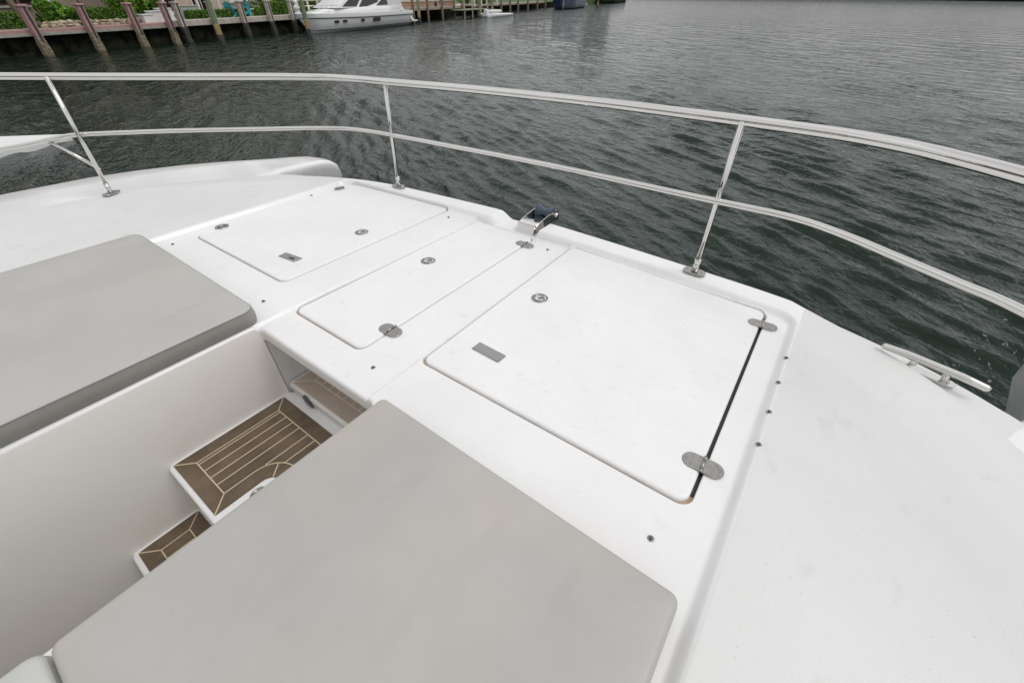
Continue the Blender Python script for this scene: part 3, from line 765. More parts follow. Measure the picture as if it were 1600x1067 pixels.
def mooring(s, o, top, label, r=.15, green=True):
    t = thing('mooring_pile', label, 'mooring pile', G(s, o, -1.7), 'round mooring piles')
    q = MB(); q.lathe([(r, -.62), (r*.96, top-.05), (r*.8, top), (.01, top+.03)], G(s, o, 0), 16); q.build('pile_top', M['greenpile'] if green else M['darkpile'], t)
    q = MB(); q.lathe([(r*1.06, -1.12), (r*1.06, -.62), (r, -.6)], G(s, o, 0), 16); q.build('worn_band', M['tanpile'], t)
    q = MB(); q.lathe([(r*1.12, -2.6), (r*1.12, -1.5), (r*1.08, -1.12), (r, -1.1)], G(s, o, 0), 16); q.build('dark_sleeve', M['blackwrap'], t)
    return t
mooring(7.75, 2.9, 1.4, 'green round mooring pile standing in the water before the pale seawall')
mooring(14.28, 4.0, 1.6, 'green round mooring pile beside the bow of the white cruiser')
mooring(32.93, 2.4, 1.2, 'green round mooring pile just behind the white cruiser stern', .14)
mooring(49.8, 2.0, 1.1, 'round mooring pile at the low float left of the white dinghy', .12)
mooring(52.7, 2.6, 1.1, 'round mooring pile beside the low float, in front of the white dinghy', .12)
mooring(81.8, 5.0, 1.0, 'round mooring pile standing in front of the navy boat', .14)
mooring(99.6, 8.0, .9, 'lone round mooring pile right of the navy boat', .16, False)

# ---- foliage
def leaves(mb_, c, rad, n, size, seed, shell=.55, flat=1.0, clump=7):
    rnd = random.Random(seed); cl_ = []
    for k in range(clump):
        v = Vector((rnd.gauss(0, 1), rnd.gauss(0, 1), rnd.gauss(0, 1))).normalized()*rnd.uniform(.35, .75)
        cl_.append((v, rnd.uniform(.35, .6)))
    for k in range(n):
        cv, cr_ = rnd.choice(cl_)
        v = Vector((rnd.gauss(0, 1), rnd.gauss(0, 1), rnd.gauss(0, 1))).normalized()*(cr_*rnd.uniform(shell, 1.05))+cv
        p = Vector((c[0]+v.x*rad[0], c[1]+v.y*rad[1], c[2]+v.z*rad[2]))
        if p.z < ZL: continue
        a = Vector((rnd.gauss(0, 1), rnd.gauss(0, 1), rnd.gauss(0, .6))).normalized(); b_ = a.orthogonal().normalized()
        b_ = (Matrix.Rotation(rnd.uniform(0, 6.28), 3, a) @ b_)
        l = size*rnd.uniform(.6, 1.4); w_ = l*rnd.uniform(.35, .6)
        mb_.add([p-a*l*.5, p+b_*w_*.5, p+a*l*.5, p-b_*w_*.5], [(0, 1, 2, 3)])
def boxleaves(mb_, c, d, n, size, seed):
    rnd = random.Random(seed)
    for k in range(n):
        q = [rnd.uniform(-.5, .5) for _ in range(3)]; ax = rnd.randrange(3)
        if rnd.random() < .8: q[ax] = .5*(1 if rnd.random() < .5 or ax == 2 else -1)
        p = Vector(G(c[0]+q[0]*d[0]+rnd.gauss(0, .03), c[1]+q[1]*d[1]+rnd.gauss(0, .03), c[2]+q[2]*d[2]+rnd.gauss(0, .03)))
        a = Vector((rnd.gauss(0, 1), rnd.gauss(0, 1), rnd.gauss(0, .8))).normalized(); b_ = Matrix.Rotation(rnd.uniform(0, 6.28), 3, a) @ a.orthogonal().normalized()
        l = size*rnd.uniform(.6, 1.4); w_ = l*.55
        mb_.add([p-a*l*.5, p+b_*w_*.5, p+a*l*.5, p-b_*w_*.5], [(0, 1, 2, 3)])
def hedge(c, d, label, seed, m='leafhedge', n=6500, size=.10):
    t = thing('hedge', label, 'hedge', G(c[0], c[1], c[2]-d[2]/2))
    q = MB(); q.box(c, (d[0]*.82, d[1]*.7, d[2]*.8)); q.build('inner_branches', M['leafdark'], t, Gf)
    q = MB(); boxleaves(q, c, d, n, size, seed); q.build('leaves', M[m], t)
hedge((-1.3, -2.75, -.30), (4.2, .55, .60), 'clipped green hedge left of the leftmost pink piling', 1)
hedge((5.0, -2.75, -.22), (2.6, .6, .62), 'clipped bright green hedge between the second and third pink pilings', 2)
hedge((11.95, -2.0, -.34), (4.0, .5, .40), 'low clipped hedge left of the first turquoise chair', 3)
hedge((15.9, -2.6, -.34), (1.9, .5, .46), 'low clipped hedge right behind the second turquoise chair', 4)
hedge((18.05, -2.3, -.18), (1.9, .9, .78), 'taller clipped hedge left of the white ornamental figure', 5)
hedge((22.0, -4.0, .0), (3.4, .8, 1.0), 'clipped hedge behind the white railing by the cruiser bow', 6)
def bush(s, o, z, rad, label, seed, m='leafbright', n=2200, size=.2):
    t = thing('bush', label, 'bush', G(s, o, ZL))
    q = MB(); 
    for k in range(5):
        a = k*1.256; q.tube([G(s, o, ZL), G(s+.3*rad[0]*math.cos(a), o+.3*rad[1]*math.sin(a), z), G(s+.55*rad[0]*math.cos(a), o+.55*rad[1]*math.sin(a), z+rad[2]*.5)], [.05, .035, .01], 6)
    q.build('stem', M['bark'], t)
    q = MB(); leaves(q, G(s, o, z), rad, n, size, seed); q.build('leaves', M[m], t)
bush(2.25, -2.9, -.05, (.85, .75, .62), 'bright feathery bush between the two leftmost pink pilings', 11)
bush(3.3, -3.2, -.12, (.75, .6, .5), 'small bright bush just left of the second pink piling', 12)
bush(6.5, -2.9, .35, (.9, .8, 1.0), 'tall bright leafy bush left of the third pink piling', 13, n=3000)
bush(7.6, -3.3, .5, (1.0, .9, 1.15), 'tall leafy bush behind the white stepped planter', 14, n=3000)
bush(8.9, -3.9, .6, (.9, .8, 1.2), 'dark green bush right of the rightmost pink piling', 15, 'leafhedge', 2400)
bush(18.0, -3.2, .4, (1.0, .8, .8), 'round green bush rising behind the taller clipped hedge', 16, 'leafhedge', 2400, .14)
bush(25.5, -4.5, .5, (1.6, 1.0, 1.1), 'green bush behind the white cruiser', 17, 'leafhedge', 2200)
bush(60.5, -2.0, .2, (2.4, 1.2, .9), 'bright green shrub at the dock above the white dinghy', 18, 'leafbright', 2200, .3)
bush(57.0, -3.2, .5, (2.0, 1.2, 1.1), 'green shrub behind the narrow timber dock posts', 19, 'leafbright', 2000, .3)
def tree(s, o, h, rad, label, seed, trunk='bark', r=.16, lean=(0, 0), n=4200, size=.34, m='leafdark'):
    t = thing('tree', label, 'tree', G(s, o, ZL), 'garden trees on the left bank')
    rnd = random.Random(seed); q = MB(); c = Vector(G(s+lean[0], o+lean[1], h))
    pts = [Vector(G(s+lean[0]*k/5+.08*rnd.uniform(-1, 1), o+lean[1]*k/5, ZL-.05+(h-ZL)*k/5)) for k in range(6)]
    q.tube(pts, [r*1.25, r, r*.9, r*.75, r*.55, r*.3], 10)
    for k in range(6):
        a = rnd.uniform(0, 6.28); b0 = pts[3]+Vector((0, 0, rnd.uniform(-.3, .6)))
        q.tube([b0, b0+Vector((math.cos(a)*rad[0]*.35, math.sin(a)*rad[1]*.35, rad[2]*.3)), b0+Vector((math.cos(a)*rad[0]*.7, math.sin(a)*rad[1]*.7, rad[2]*.7))], [r*.5, r*.3, r*.1], 7)
    q.build('trunk', M[trunk], t)
    q = MB(); leaves(q, c, rad, n, size, seed+50, .3, clump=14); q.build('crown', M[m], t)
tree(1.9, -4.2, 5.2, (2.4, 2.4, 2.1), 'tree with a pale leaning trunk behind the two leftmost pink pilings', 21, 'bark', .15, (-1.2, .0))
tree(2.9, -4.0, 4.8, (2.2, 2.0, 2.0), 'tree with several slim grey stems right of the dark window', 22, 'bark', .10, (.6, -.4))
tree(4.9, -3.6, 5.4, (2.4, 2.2, 2.2), 'tree with a pinkish leaning trunk between the second and third pink pilings', 23, 'pinkbark', .17, (-1.4, .2))
tree(-4.5, -5.0, 6.0, (3.0, 3.0, 2.6), 'tall dark tree left of the picture edge on the bank', 24)
tree(-9.5, -4.0, 5.5, (3.0, 3.0, 2.6), 'tall dark tree farthest left on the bank', 25)
tree(8.0, -6.0, 5.6, (3.0, 2.6, 2.6), 'tall tree behind the pink seawall shrubs', 26)
tree(13.5, -8.0, 6.5, (3.2, 3.0, 3.0), 'tall tree behind the turquoise chairs', 27)
tree(20.0, -7.5, 6.0, (3.0, 3.0, 2.8), 'tall tree behind the white ornamental figure', 28)
tree(28.0, -9.0, 6.5, (3.6, 3.0, 3.0), 'tall tree behind the cruiser canopy', 29)

# ---- rock border
for k in range(26):
    rnd = random.Random(100+k); s = 1.45+k*.19+(.25 if k > 9 else 0); 
    bm = bmesh.new(); bmesh.ops.create_icosphere(bm, subdivisions=2, radius=1)
    sc = (rnd.uniform(.16, .26), rnd.uniform(.12, .2), rnd.uniform(.06, .12)); lay = k % 2
    for v in bm.verts:
        v.co *= 1+.35*mnoise.noise(v.co*1.7+Vector((k*3.1, 0, 0)))
        v.co = Vector((v.co.x*sc[0], v.co.y*sc[1], v.co.z*sc[2]))
        v.co.rotate(Matrix.Rotation(WANG+rnd.uniform(-.3, .3), 3, 'Z'))
    me = bpy.data.meshes.new('border_rock'); bm.to_mesh(me); bm.free(); me.materials.append(M['rock'])
    o = bpy.data.objects.new('border_rock', me); COL.objects.link(o); o.location = G(s, -1.95-.1*lay, ZL+.09+.13*lay+rnd.uniform(-.02, .03))
    side = 'left' if s < 2.88 else 'right'
    tag(o, 'cream rock of the low stone border, %s course, %s of the second pink piling' % ('upper' if lay else 'lower', side), 'rock', 'cream rocks bordering the pink seawall garden, %s %s' % (side, lay))
# ---- white stepped planter
t = thing('planter', 'white stepped masonry planter between the two right pink pilings', 'planter', G(7.5, -1.9, ZL))
for k, (s0, s1, zt) in enumerate(((6.72, 7.35, -.25), (7.30, 8.02, -.10), (7.96, 8.75, .02))):
    q = MB(); q.box(((s0+s1)/2, -1.95, (ZL+zt)/2), (s1-s0-.006, .5, zt-ZL), bev=.01); q.build('planter_wall', M['white'], t, Gf)
    q = MB(); q.box(((s0+s1)/2-.03, -1.95, zt+.03), (s1-s0+.05, .58, .055), bev=.012); q.build('coping', M['white'], t, Gf)
# ---- houses
def house(name, label, s0, s1, o0, o1, h, wallm, wins, roofm):
    t = thing(name, label, 'house', G((s0+s1)/2, o1, ZL))
    q = MB(); q.box(((s0+s1)/2, (o0+o1)/2, (ZL+h)/2-.05), (s1-s0, o1-o0, h-ZL+.1)); q.build('wall', wallm, t, Gf)
    q = MB(); q.loops([[(s0-.6, o0-.6, h), (s1+.6, o0-.6, h), (s1+.6, o1+.6, h), (s0-.6, o1+.6, h)], [(s0-.6, o0-.6, h+.18), (s1+.6, o0-.6, h+.18), (s1+.6, o1+.6, h+.18), (s0-.6, o1+.6, h+.18)], [(s0+2, (o0+o1)/2, h+1.8), (s1-2, (o0+o1)/2, h+1.8), (s1-2, (o0+o1)/2+.1, h+1.8), (s0+2, (o0+o1)/2+.1, h+1.8)]], 0, False, True, True); q.build('roof', roofm, t, Gf)
    for (a, b_, z0, z1, fm) in wins:
        q = MB(); e = .09; y = o1+.02
        for cx, cz, dx, dz in (((a+b_)/2, z0, b_-a+2*e, e), ((a+b_)/2, z1, b_-a+2*e, e), (a-e/2, (z0+z1)/2, e, z1-z0-e), (b_+e/2, (z0+z1)/2, e, z1-z0-e), ((a+b_)/2, (z0+z1)/2, e*.6, z1-z0-e)):
            q.box((cx, y, cz), (dx, .08, dz))
        w_ = q.build('window', fm, t, Gf)
        q = MB(); q.box(((a+b_)/2, o1+.004, (z0+z1)/2), (b_-a, .02, z1-z0)); q.build('pane', M['dkglass'], w_, Gf)
        q = MB(); q.box(((a+b_)/2, o1+.09, z0-.10), (b_-a+.5, .22, .10)); q.build('sill', M['housew'], w_, Gf)
    return t
house('waterfront_house', 'beige house with a dark brown window at the upper left corner', -14, 4.2, -14, -5.6, 3.4, M['house'], [(-2.6, 1.3, .22, 1.7, M['wframe']), (1.9, 3.7, .30, 1.8, M['wframe']), (-8, -5, .25, 1.7, M['wframe'])], M['pinkcon'])
house('waterfront_house', 'pinkish beige house behind the turquoise chairs', 9.5, 24.5, -15, -6.2, 3.6, M['house'], [(10.6, 12.6, -.3, 2.0, M['housew']), (14.0, 15.4, -.6, 1.9, M['housew']), (17.5, 19.8, .3, 1.9, M['housew'])], M['palecon'])
house('waterfront_house', 'low house with white window frames beyond the brick wall', 33, 60, -22, -9, 3.6, M['house'], [(36, 38.5, .1, 2, M['housew']), (41, 44, .1, 2, M['housew']), (47, 50, .1, 2, M['housew']), (53, 56, .1, 2, M['housew'])], M['brick'])
slab('terrace', M['paver'], 9.0, 31, -6.2, -1.80, -1.0, ZL+.06)
slab('terrace', M['paver'], 34, 66, -9, -3.05, -1.0, ZL+.03)
for k, (s, o, lab) in enumerate(((12.3, -3.6, 'slim white patio post left of the first turquoise chair'), (14.9, -4.6, 'slim white patio post behind the second turquoise chair'), (9.9, -3.8, 'slim white patio post by the pale teal planter wall'))):
    t = thing('patio_post', lab, 'post', G(s, o, ZL)); q = MB(); q.box((s, o, .8), (.16, .16, 2.9), bev=.01); q.build('shaft', M['housew'], t, Gf)
    q = MB(); q.box((s, o, ZL+.12), (.24, .24, .14), bev=.01); q.build('base', M['housew'], t, Gf)
t = thing('planter', 'pale teal rendered planter wall behind the low hedge', 'planter', G(11.4, -3.6, ZL))
q = MB(); q.box((11.35, -3.6, -.28), (1.3, .5, .75), bev=.02); q.build('planter_wall', M['tealstone'], t, Gf)
q = MB(); q.box((11.35, -3.6, .12), (1.4, .6, .06), bev=.01); q.build('coping', M['palecon'], t, Gf)

# ---- turquoise chairs
def adirondack(s, o, rz, label):
    z0 = ZL+.06; base = G(s, o, z0); t = thing('garden_chair', label, 'chair', base, 'turquoise garden chairs')
    Rm = Matrix.Translation(base) @ Matrix.Rotation(rz, 4, 'Z')
    fn = lambda v: tuple(Rm @ Vector(v))
    def slat(q, a, b_, w_, th):
        a = Vector(a); b_ = Vector(b_); d = (b_-a).normalized(); sd = Vector((0, 1, 0)); n = d.cross(sd).normalized()*th/2; sd = sd*w_/2
        q.loops([[a-sd-n, a+sd-n, a+sd+n, a-sd+n], [b_-sd-n, b_+sd-n, b_+sd+n, b_-sd+n]], 0, False, True, True)
    q = MB()
    for k in range(5): slat(q, (-.18, -.22+.11*k, .26), (-.46+.0*k, -.24+.12*k, .98-.05*abs(k-2)**1.3), .10, .02)
    slat(q, (-.36, 0, .62), (-.375, 0, .68), .50, .03); q.build('backrest', M['turq'], t, fn)
    q = MB()
    for k in range(6):
        x = -.16+.10*k; q.loops([[(x-.044, -.27, .25+.10*(x+.16)/.5), (x+.044, -.27, .27+.10*(x+.16)/.5), (x+.044, -.27, .29+.10*(x+.16)/.5), (x-.044, -.27, .27+.10*(x+.16)/.5)], [(x-.044, .27, .25+.10*(x+.16)/.5), (x+.044, .27, .27+.10*(x+.16)/.5), (x+.044, .27, .29+.10*(x+.16)/.5), (x-.044, .27, .27+.10*(x+.16)/.5)]], 0, False, True, True)
    q.build('seat', M['turq'], t, fn)
    for sg in (-1, 1):
        q = MB(); slat(q, (-.42, sg*.34, .58), (.40, sg*.34, .60), .13, .025); q.build('armrest', M['turq'], t, fn)
        q = MB(); q.box((.33, sg*.29, .29), (.09, .03, .58)); q.build('leg', M['turq'], t, fn)
        q = MB(); slat(q, (-.62, sg*.25, .03), (.36, sg*.25, .33), .03, .09); q.build('leg', M['turq'], t, fn)
    return t
adirondack(13.55, -1.95, WANG+R(20), 'turquoise garden chair seen from its side, partly behind a pale piling')
adirondack(14.72, -2.0, WANG+R(-35), 'turquoise garden chair with its seat facing right, right of the first one')
t = thing('plant_pot', 'dark teal plant pot with a reddish trunk behind the right turquoise chair', 'pot', G(15.9, -2.9, ZL+.06))
q = MB(); q.lathe([(.16, 0), (.30, .25), (.34, .55), (.25, .85), (.22, .9), (.19, .86)], G(15.9, -2.9, ZL+.1), 20, cap0=True); q.build('pot', M['teal'], t)
q = MB(); q.tube([G(15.9, -2.9, .2), G(15.85, -2.9, .9), G(15.8, -2.9, 1.6)], [.09, .07, .04], 8); q.build('trunk', M['red'], t)
q = MB(); leaves(q, G(15.8, -2.9, 1.9), (.7, .7, .5), 500, .25, 44); q.build('leaves', M['leafhedge'], t)
t = thing('side_table', 'small round white table beside the right turquoise chair', 'table', G(15.5, -2.25, ZL+.06))
q = MB(); q.lathe([(.30, .44), (.31, .46), (.30, .48)], G(15.5, -2.25, ZL+.06), 20, cap0=True); q.build('table_top', M['white'], t)
for k in range(3):
    q = MB(); a = k*2.09; q.tube([G(15.5+.22*math.cos(a), -2.25+.22*math.sin(a), ZL+.06), G(15.5+.1*math.cos(a), -2.25+.1*math.sin(a), ZL+.5)], .018, 8); q.build('leg', M['white'], t)
t = thing('garden_ornament', 'white ornamental figure on the coping left of the cruiser bow', 'ornament', G(19.55, -1.4, ZL))
q = MB(); q.lathe([(.26, .10), (.26, .18), (.17, .22), (.15, .36), (.22, .42), (.27, .52), (.22, .64), (.10, .72), (.09, .78), (.16, .86), (.17, .95), (.11, 1.04), (.03, 1.10)], G(19.55, -1.4, ZL), 16, cap0=True); q.build('urn', M['white'], t)
q = MB(); q.box((19.55, -1.4, ZL+.11), (.6, .44, .10), bev=.01); q.build('plinth', M['white'], t, Gf)
t = thing('railing', 'white garden railing behind the cruiser bow', 'railing', G(22.3, -2.0, ZL))
for z in (-.05, .32): 
    q = MB(); q.box((22.3, -2.0, z), (4.2, .06, .06)); q.build('rail', M['housew'], t, Gf)
for k in range(4):
    q = MB(); q.box((20.4+k*1.27, -2.0, .15), (.16, .14, 1.55), bev=.01); q.build('post', M['housew'], t, Gf)

# ---- white cruiser
def boat_hull(s0, s1, oc, hb, zs, m_up, m_low, t, stripe=None, zb=-1.95, flare=.75, rise=.12, bluff=.45):
    L = []; n = 20; rows = []
    for i in range(n+1):
        f = i/n; s = s0+(s1-s0)*f
        wd = hb*(min(1, (f/.45))**bluff if f < .45 else 1-.10*(f-.45)/.55); wd = max(wd, .02)
        zt = zs+rise*(1-f)**2+.03*f; zk = zb+.0
        ss_ = lambda z_: s+(s0+1.2-s)*0+ (1-f)**6*(zt-z_)*1.0   # raked stem
        sec = []
        for k, (kw, kz) in enumerate(((.0, zk), (.55*flare, zk+.08), (.80*flare+.1, -1.62), (.84, -1.5), (.93, -1.0), (.985, zt-.30), (1.0, zt-.16), (1.0, zt))):
            sec.append((ss_(kz), kw*wd, kz))
        rows.append(sec)
    up = MB(); lo = MB(); st = MB()
    for sg in (-1, 1):
        lo.loops([[(a, oc+sg*o_, z_) for a, o_, z_ in sec[:6]] for sec in rows], 0, True, closed=False)
        up.loops([[(a, oc+sg*o_, z_) for a, o_, z_ in sec[5:]] for sec in rows], 0, True, closed=False)
        st.loops([[(a, oc+sg*(o_*1.004+.012), z_+dz) for (a, o_, z_), dz in ((sec[5], -.03), (sec[5], .035))] for sec in rows], 0, True, closed=False)
        st.loops([[(a, oc+sg*(o_*1.004+.012), z_+dz) for (a, o_, z_), dz in ((sec[3], -.02), (sec[3], .03+.05*i/n))] for i, sec in enumerate(rows)], 0, True, closed=False)
    tr = rows[-1]
    lo.add([(a, oc+o_, z_) for a, o_, z_ in tr]+[(a, oc-o_, z_) for a, o_, z_ in tr[::-1]], [list(range(2*len(tr)))])
    dk = MB(); dk.loops([[(sec[-1][0], oc-sec[-1][1], sec[-1][2]-.01), (sec[-1][0], oc, sec[-1][2]+.05*min(1, sec[-1][1])), (sec[-1][0], oc+sec[-1][1], sec[-1][2]-.01)] for sec in rows], 0, True, closed=False)
    lo.build('hull', m_low, t, Gf); up.build('topsides', m_up, t, Gf); dk.build('deck', m_up, t, Gf)
    if stripe: st.build('hull_stripe', stripe, t, Gf)
    return rows
cr = thing('motor_cruiser', 'white motor cruiser with dark slanted cabin windows moored at the seawall', 'boat', G(24.5, .9, SEA))
boat_hull(16.6, 31.6, .95, 1.72, -.52, M['hullw'], M['hullg'], cr, M['strip'])
def prism(q, prof, w0, w1, oc, m=0, smooth=False):
    "side profile [(s,z)] extruded across, narrower at the top"
    zmin = min(z for _, z in prof); zmax = max(z for _, z in prof)
    def ww(z): return w0+(w1-w0)*(z-zmin)/(zmax-zmin)
    q.loops([[(s, oc-ww(z), z) for s, z in prof], [(s, oc+ww(z), z) for s, z in prof]], m, smooth, True, True)
q = MB(); L = []
for s_ in (17.9, 18.6, 19.5, 20.5, 21.5, 23, 25, 27, 29.4):
    hw_ = min(1.42, 1.72*min(1, (s_-16.6)/6.75)**.45-.30); zt_ = float(np.interp(s_, [17.9, 19.5, 21.5, 25, 29.4], [-.44, -.24, -.13, -.05, -.04]))
    L.append([(s_, .95+hw_*a_, z_) for a_, z_ in ((-1, -.56), (-.98, zt_-.06), (-.88, zt_), (0, zt_+.05), (.88, zt_), (.98, zt_-.06), (1, -.56))])
q.loops(L, 0, True, True, True); q.build('cabin_trunk', M['hullw'], cr, Gf)
q = MB(); prism(q, [(20.2, -.12), (28.4, -.10), (28.0, .5), (27.6, 1.05), (23.6, 1.05), (22.4, .72)], 1.20, .98, .95); q.build('wheelhouse', M['hullw'], cr, Gf)
q = MB(); prism(q, [(22.4, 1.05), (29.2, 1.05), (29.0, 1.22), (23.0, 1.24)], 1.25, 1.15, .95); q.build('hardtop', M['hullw'], cr, Gf)
q = MB(); prism(q, [(27.6, -.3), (30.2, -.5), (29.8, .6), (29.0, 1.04), (27.8, 1.04)], 1.38, 1.15, .95); q.build('canvas_enclosure', M['canvas'], cr, Gf)
def sidewin(pts, t, oc=.95, name='window', m='dkglass', w=(1.20, .98, -.12, 1.05), out=.03):
    def ww(z): return w[0]+(w[1]-w[0])*(z-w[2])/(w[3]-w[2])
    for sg in (1, -1):
        q = MB(); q.loops([[(s, oc+sg*(ww(z)-.05), z) for s, z in pts], [(s, oc+sg*(ww(z)+out), z) for s, z in pts]], 0, False, True, True); q.build(name, M[m], t, Gf)
sidewin([(21.0, -.02), (22.9, -.04), (24.1, .72), (22.8, .70)], cr)
sidewin([(23.2, -.10), (24.3, -.08), (26.2, .22), (27.0, .80), (24.6, .78)], cr)
sidewin([(25.9, -.02), (28.0, .02), (27.5, .42), (26.9, .38)], cr, out=.05)
for s, z, w_, h_ in ((19.95, -.98, .24, .085), (20.85, -.97, .24, .085), (22.95, -.97, .20, .11), (25.0, -.98, .55, .14)):
    q = MB(); f = (s-16.6)/15.; wd = 1.72*(min(1, f/.45)**.45)*.945
    ol = stadium(2*w_, 2*h_, 6, .9)
    for sg in (1, -1):
        q = MB(); q.loops([[(s+x, .95+sg*(wd-.25), z+y) for x, y in ol], [(s+x, .95+sg*(wd+.05+.03*y), z+y) for x, y in ol]], 0, False, True, True); q.build('porthole', M['dkglass'], cr, Gf)
q = MB(); q.box((32.0, .95, -1.36), (1.1, 2.9, .12), bev=.03); q.build('swim_platform', M['hullw'], cr, Gf)
q = MB(); prism(q, [(30.6, -.50), (31.0, -.50), (31.75, -1.32), (31.3, -1.32)], 1.50, 1.45, .95); q.build('transom', M['hullw'], cr, Gf)
q = MB()
pr = [G(17.0+.02, .95, .05)]+[G(s, .95+1.72*min(1, ((s-16.6)/6.75))**.45*.93, .06) for s in (17.6, 18.4, 19.4, 20.4)]
q.tube(pr, .022, 8)
for p in pr[1::2]: q.tube([p, (p[0], p[1], -.5)], .018, 8)
q.build('bow_rail', M['steel'], cr)

# ---- dock to the right of the cruiser
dk = thing('wooden_dock', 'grey wooden dock running right from the cruiser stern', 'dock', G(48, -.5, -.6))
random.seed(5)
for a, b_ in ((33.0, 47.6),):
    q = MB(); k = a
    while k < b_: q.box((k+.07, -1.2, -.50+random.uniform(-.004, .004)), (.132, 3.0, .05)); k += .14
    q.build('decking', M['dockwood'], dk, Gf)
    q = MB(); q.box(((a+b_)/2, .34, -.58), (b_-a, .06, .20)); q.build('fascia_board', M['dockwood'], dk, Gf)
q = MB(); q.box((70.5, -1.4, -.52), (34, 2.0, .10)); q.box((70.5, -.37, -.58), (34, .06, .22)); q.build('far_walkway', M['dockwood'], dk, Gf)
q = MB(); q.box((56.5, -1.0, -.56), (8.2, 2.4, .10)); q.build('middle_walkway', M['dockwood'], dk, Gf)
for s, tp in ((34.95, .9), (38.2, .9), (41.75, .9), (45.05, .9), (47.4, .9)):
    q = MB(); q.lathe([(.14, -2.6), (.14, tp), (.1, tp+.03)], G(s, .52, 0), 12); q.build('dock_pile', M['darkpile'], dk)
for s in (54.0, 58.5, 63, 67, 70.9, 76.2, 81.9, 87.2):
    q = MB(); q.lathe([(.20, -2.6), (.17, .8), (.1, .84)], G(s, -.15, 0), 12); q.build('dock_pile', M['darkpile'], dk)
q = MB(); q.box((68, -2.9, -1.5), (72, .3, 1.62)); q.build('dark_bulkhead', M['weed'], dk, Gf)  # near-black sheet closing the back of the dock
fl = thing('low_float', 'low greenish landing float between dock and white dinghy', 'float', G(48.6, 1.2, SEA))
q = MB(); q.box((48.6, 1.2, -.82), (8.6, 1.7, .10), bev=.01); q.build('float_deck', M['float'], fl, Gf)
for s in (45, 47.4, 50.2, 52.5):
    q = MB(); q.lathe([(.09, -2.4), (.09, .7)], G(s, 1.95, 0), 10); q.build('float_post', M['dockwood'], fl)
bw = thing('brick_wall', 'low brick wall with pale coping behind the dock', 'wall', G(43, -2.9, -.5))
q = MB(); q.box((43, -2.85, -.28), (17, .35, .55)); q.build('brickwork', M['brick'], bw, Gf)
q = MB(); q.box((43, -2.85, .03), (17.2, .5, .08), bev=.01); q.build('coping', M['palecon'], bw, Gf)
sc_ = thing('garden_scooter', 'small grey machine with two wheels parked on the dock', 'machine', G(43.2, -.6, -.47))
q = MB(); q.tube([G(42.3, -.6, -.2), G(43.0, -.6, -.05), G(43.9, -.6, -.2)], .05, 8); q.tube([G(42.5, -.6, -.1), G(42.3, -.6, .35), G(42.1, -.6, .4)], .03, 8); q.tube([G(43.2, -.6, -.05), G(43.5, -.6, .2)], .035, 8); q.build('frame', M['darksteel'], sc_)
q = MB(); q.lathe([(.10, -.1), (.17, -.06), (.17, .06), (.1, .1)], G(43.6, -.6, .22), 12, cap0=True); q.build('seat', M['canvas'], sc_)
for s in (42.25, 43.95):
    q = MB(); q.lathe([(.12, -.05), (.25, -.05), (.27, 0), (.25, .05), (.12, .05)], G(s, -.6, -.21), 18, axis=(WN[0], WN[1], 0)); q.build('wheel', M['black'], sc_)
for k, s in enumerate((52.2, 54.6, 56.6, 60.6)):
    t = thing('dock_post', ['tall white dock post nearest the low float', 'second tall white dock post beside the low float', 'third tall white dock post left of the bright shrub', 'tall white dock post right before the bright shrub'][k], 'post', G(s, -.2, -.5), 'tall white dock posts')
    q = MB(); q.box((s, .1, .6), (.18, .18, 2.6), bev=.01); q.build('shaft', M['housew'], t, Gf)
    q = MB(); q.lathe([(.16, 0), (.17, .06), (.02, .16)], G(s, .1, 1.9), 12, cap0=True); q.build('cap', M['housew'], t)

dg = thing('dinghy', 'small low white dinghy floating by the dock', 'boat', G(54, 3.2, SEA))
L = []
for f in np.linspace(0, 1, 13):
    s = 59.4-f*10.2; wd = 1.0*min(1, (f/.35))**.6+.02; zt = -1.30-.16*(1-f)+.10*f
    L.append([(s, 3.1+wd*k, z_) for k, z_ in ((-.55, -1.95), (-.95, -1.55), (-1, zt-.05), (-.9, zt), (0, zt-.02), (.9, zt), (1, zt-.05), (.95, -1.55), (.55, -1.95))])
q = MB(); q.loops(L, 0, True, True, True); q.build('hull', M['white'], dg, Gf)
q = MB(); q.box((51.6, 3.1, -1.05), (3.6, 1.3, .30), bev=.1); q.build('cockpit_cover', M['canvas'], dg, Gf)
q = MB(); q.box((49.3, 3.1, -1.2), (.5, .5, .8), bev=.08); q.build('outboard_motor', M['white'], dg, Gf)

nb2 = thing('motor_yacht', 'navy blue hulled boat moored at the far end of the dock', 'boat', G(95, 2.2, SEA))
boat_hull(85.5, 106, 2.2, 2.1, -.25, M['navy'], M['navy'], nb2, None, rise=.5)
q = MB(); prism(q, [(88, -.1), (103, -.22), (102, .9), (91.5, 1.0)], 1.7, 1.3, 2.2); q.build('cabin', M['hullw'], nb2, Gf)
sidewin([(91.5, .25), (100.5, .2), (100, .75), (92.6, .8)], nb2, 2.2, w=(1.7, 1.3, -.2, 1.0))
q = MB(); q.box((106.6, 2.2, -1.1), (1.8, 3.6, .16), bev=.03); q.build('swim_platform', M['hullw'], nb2, Gf)

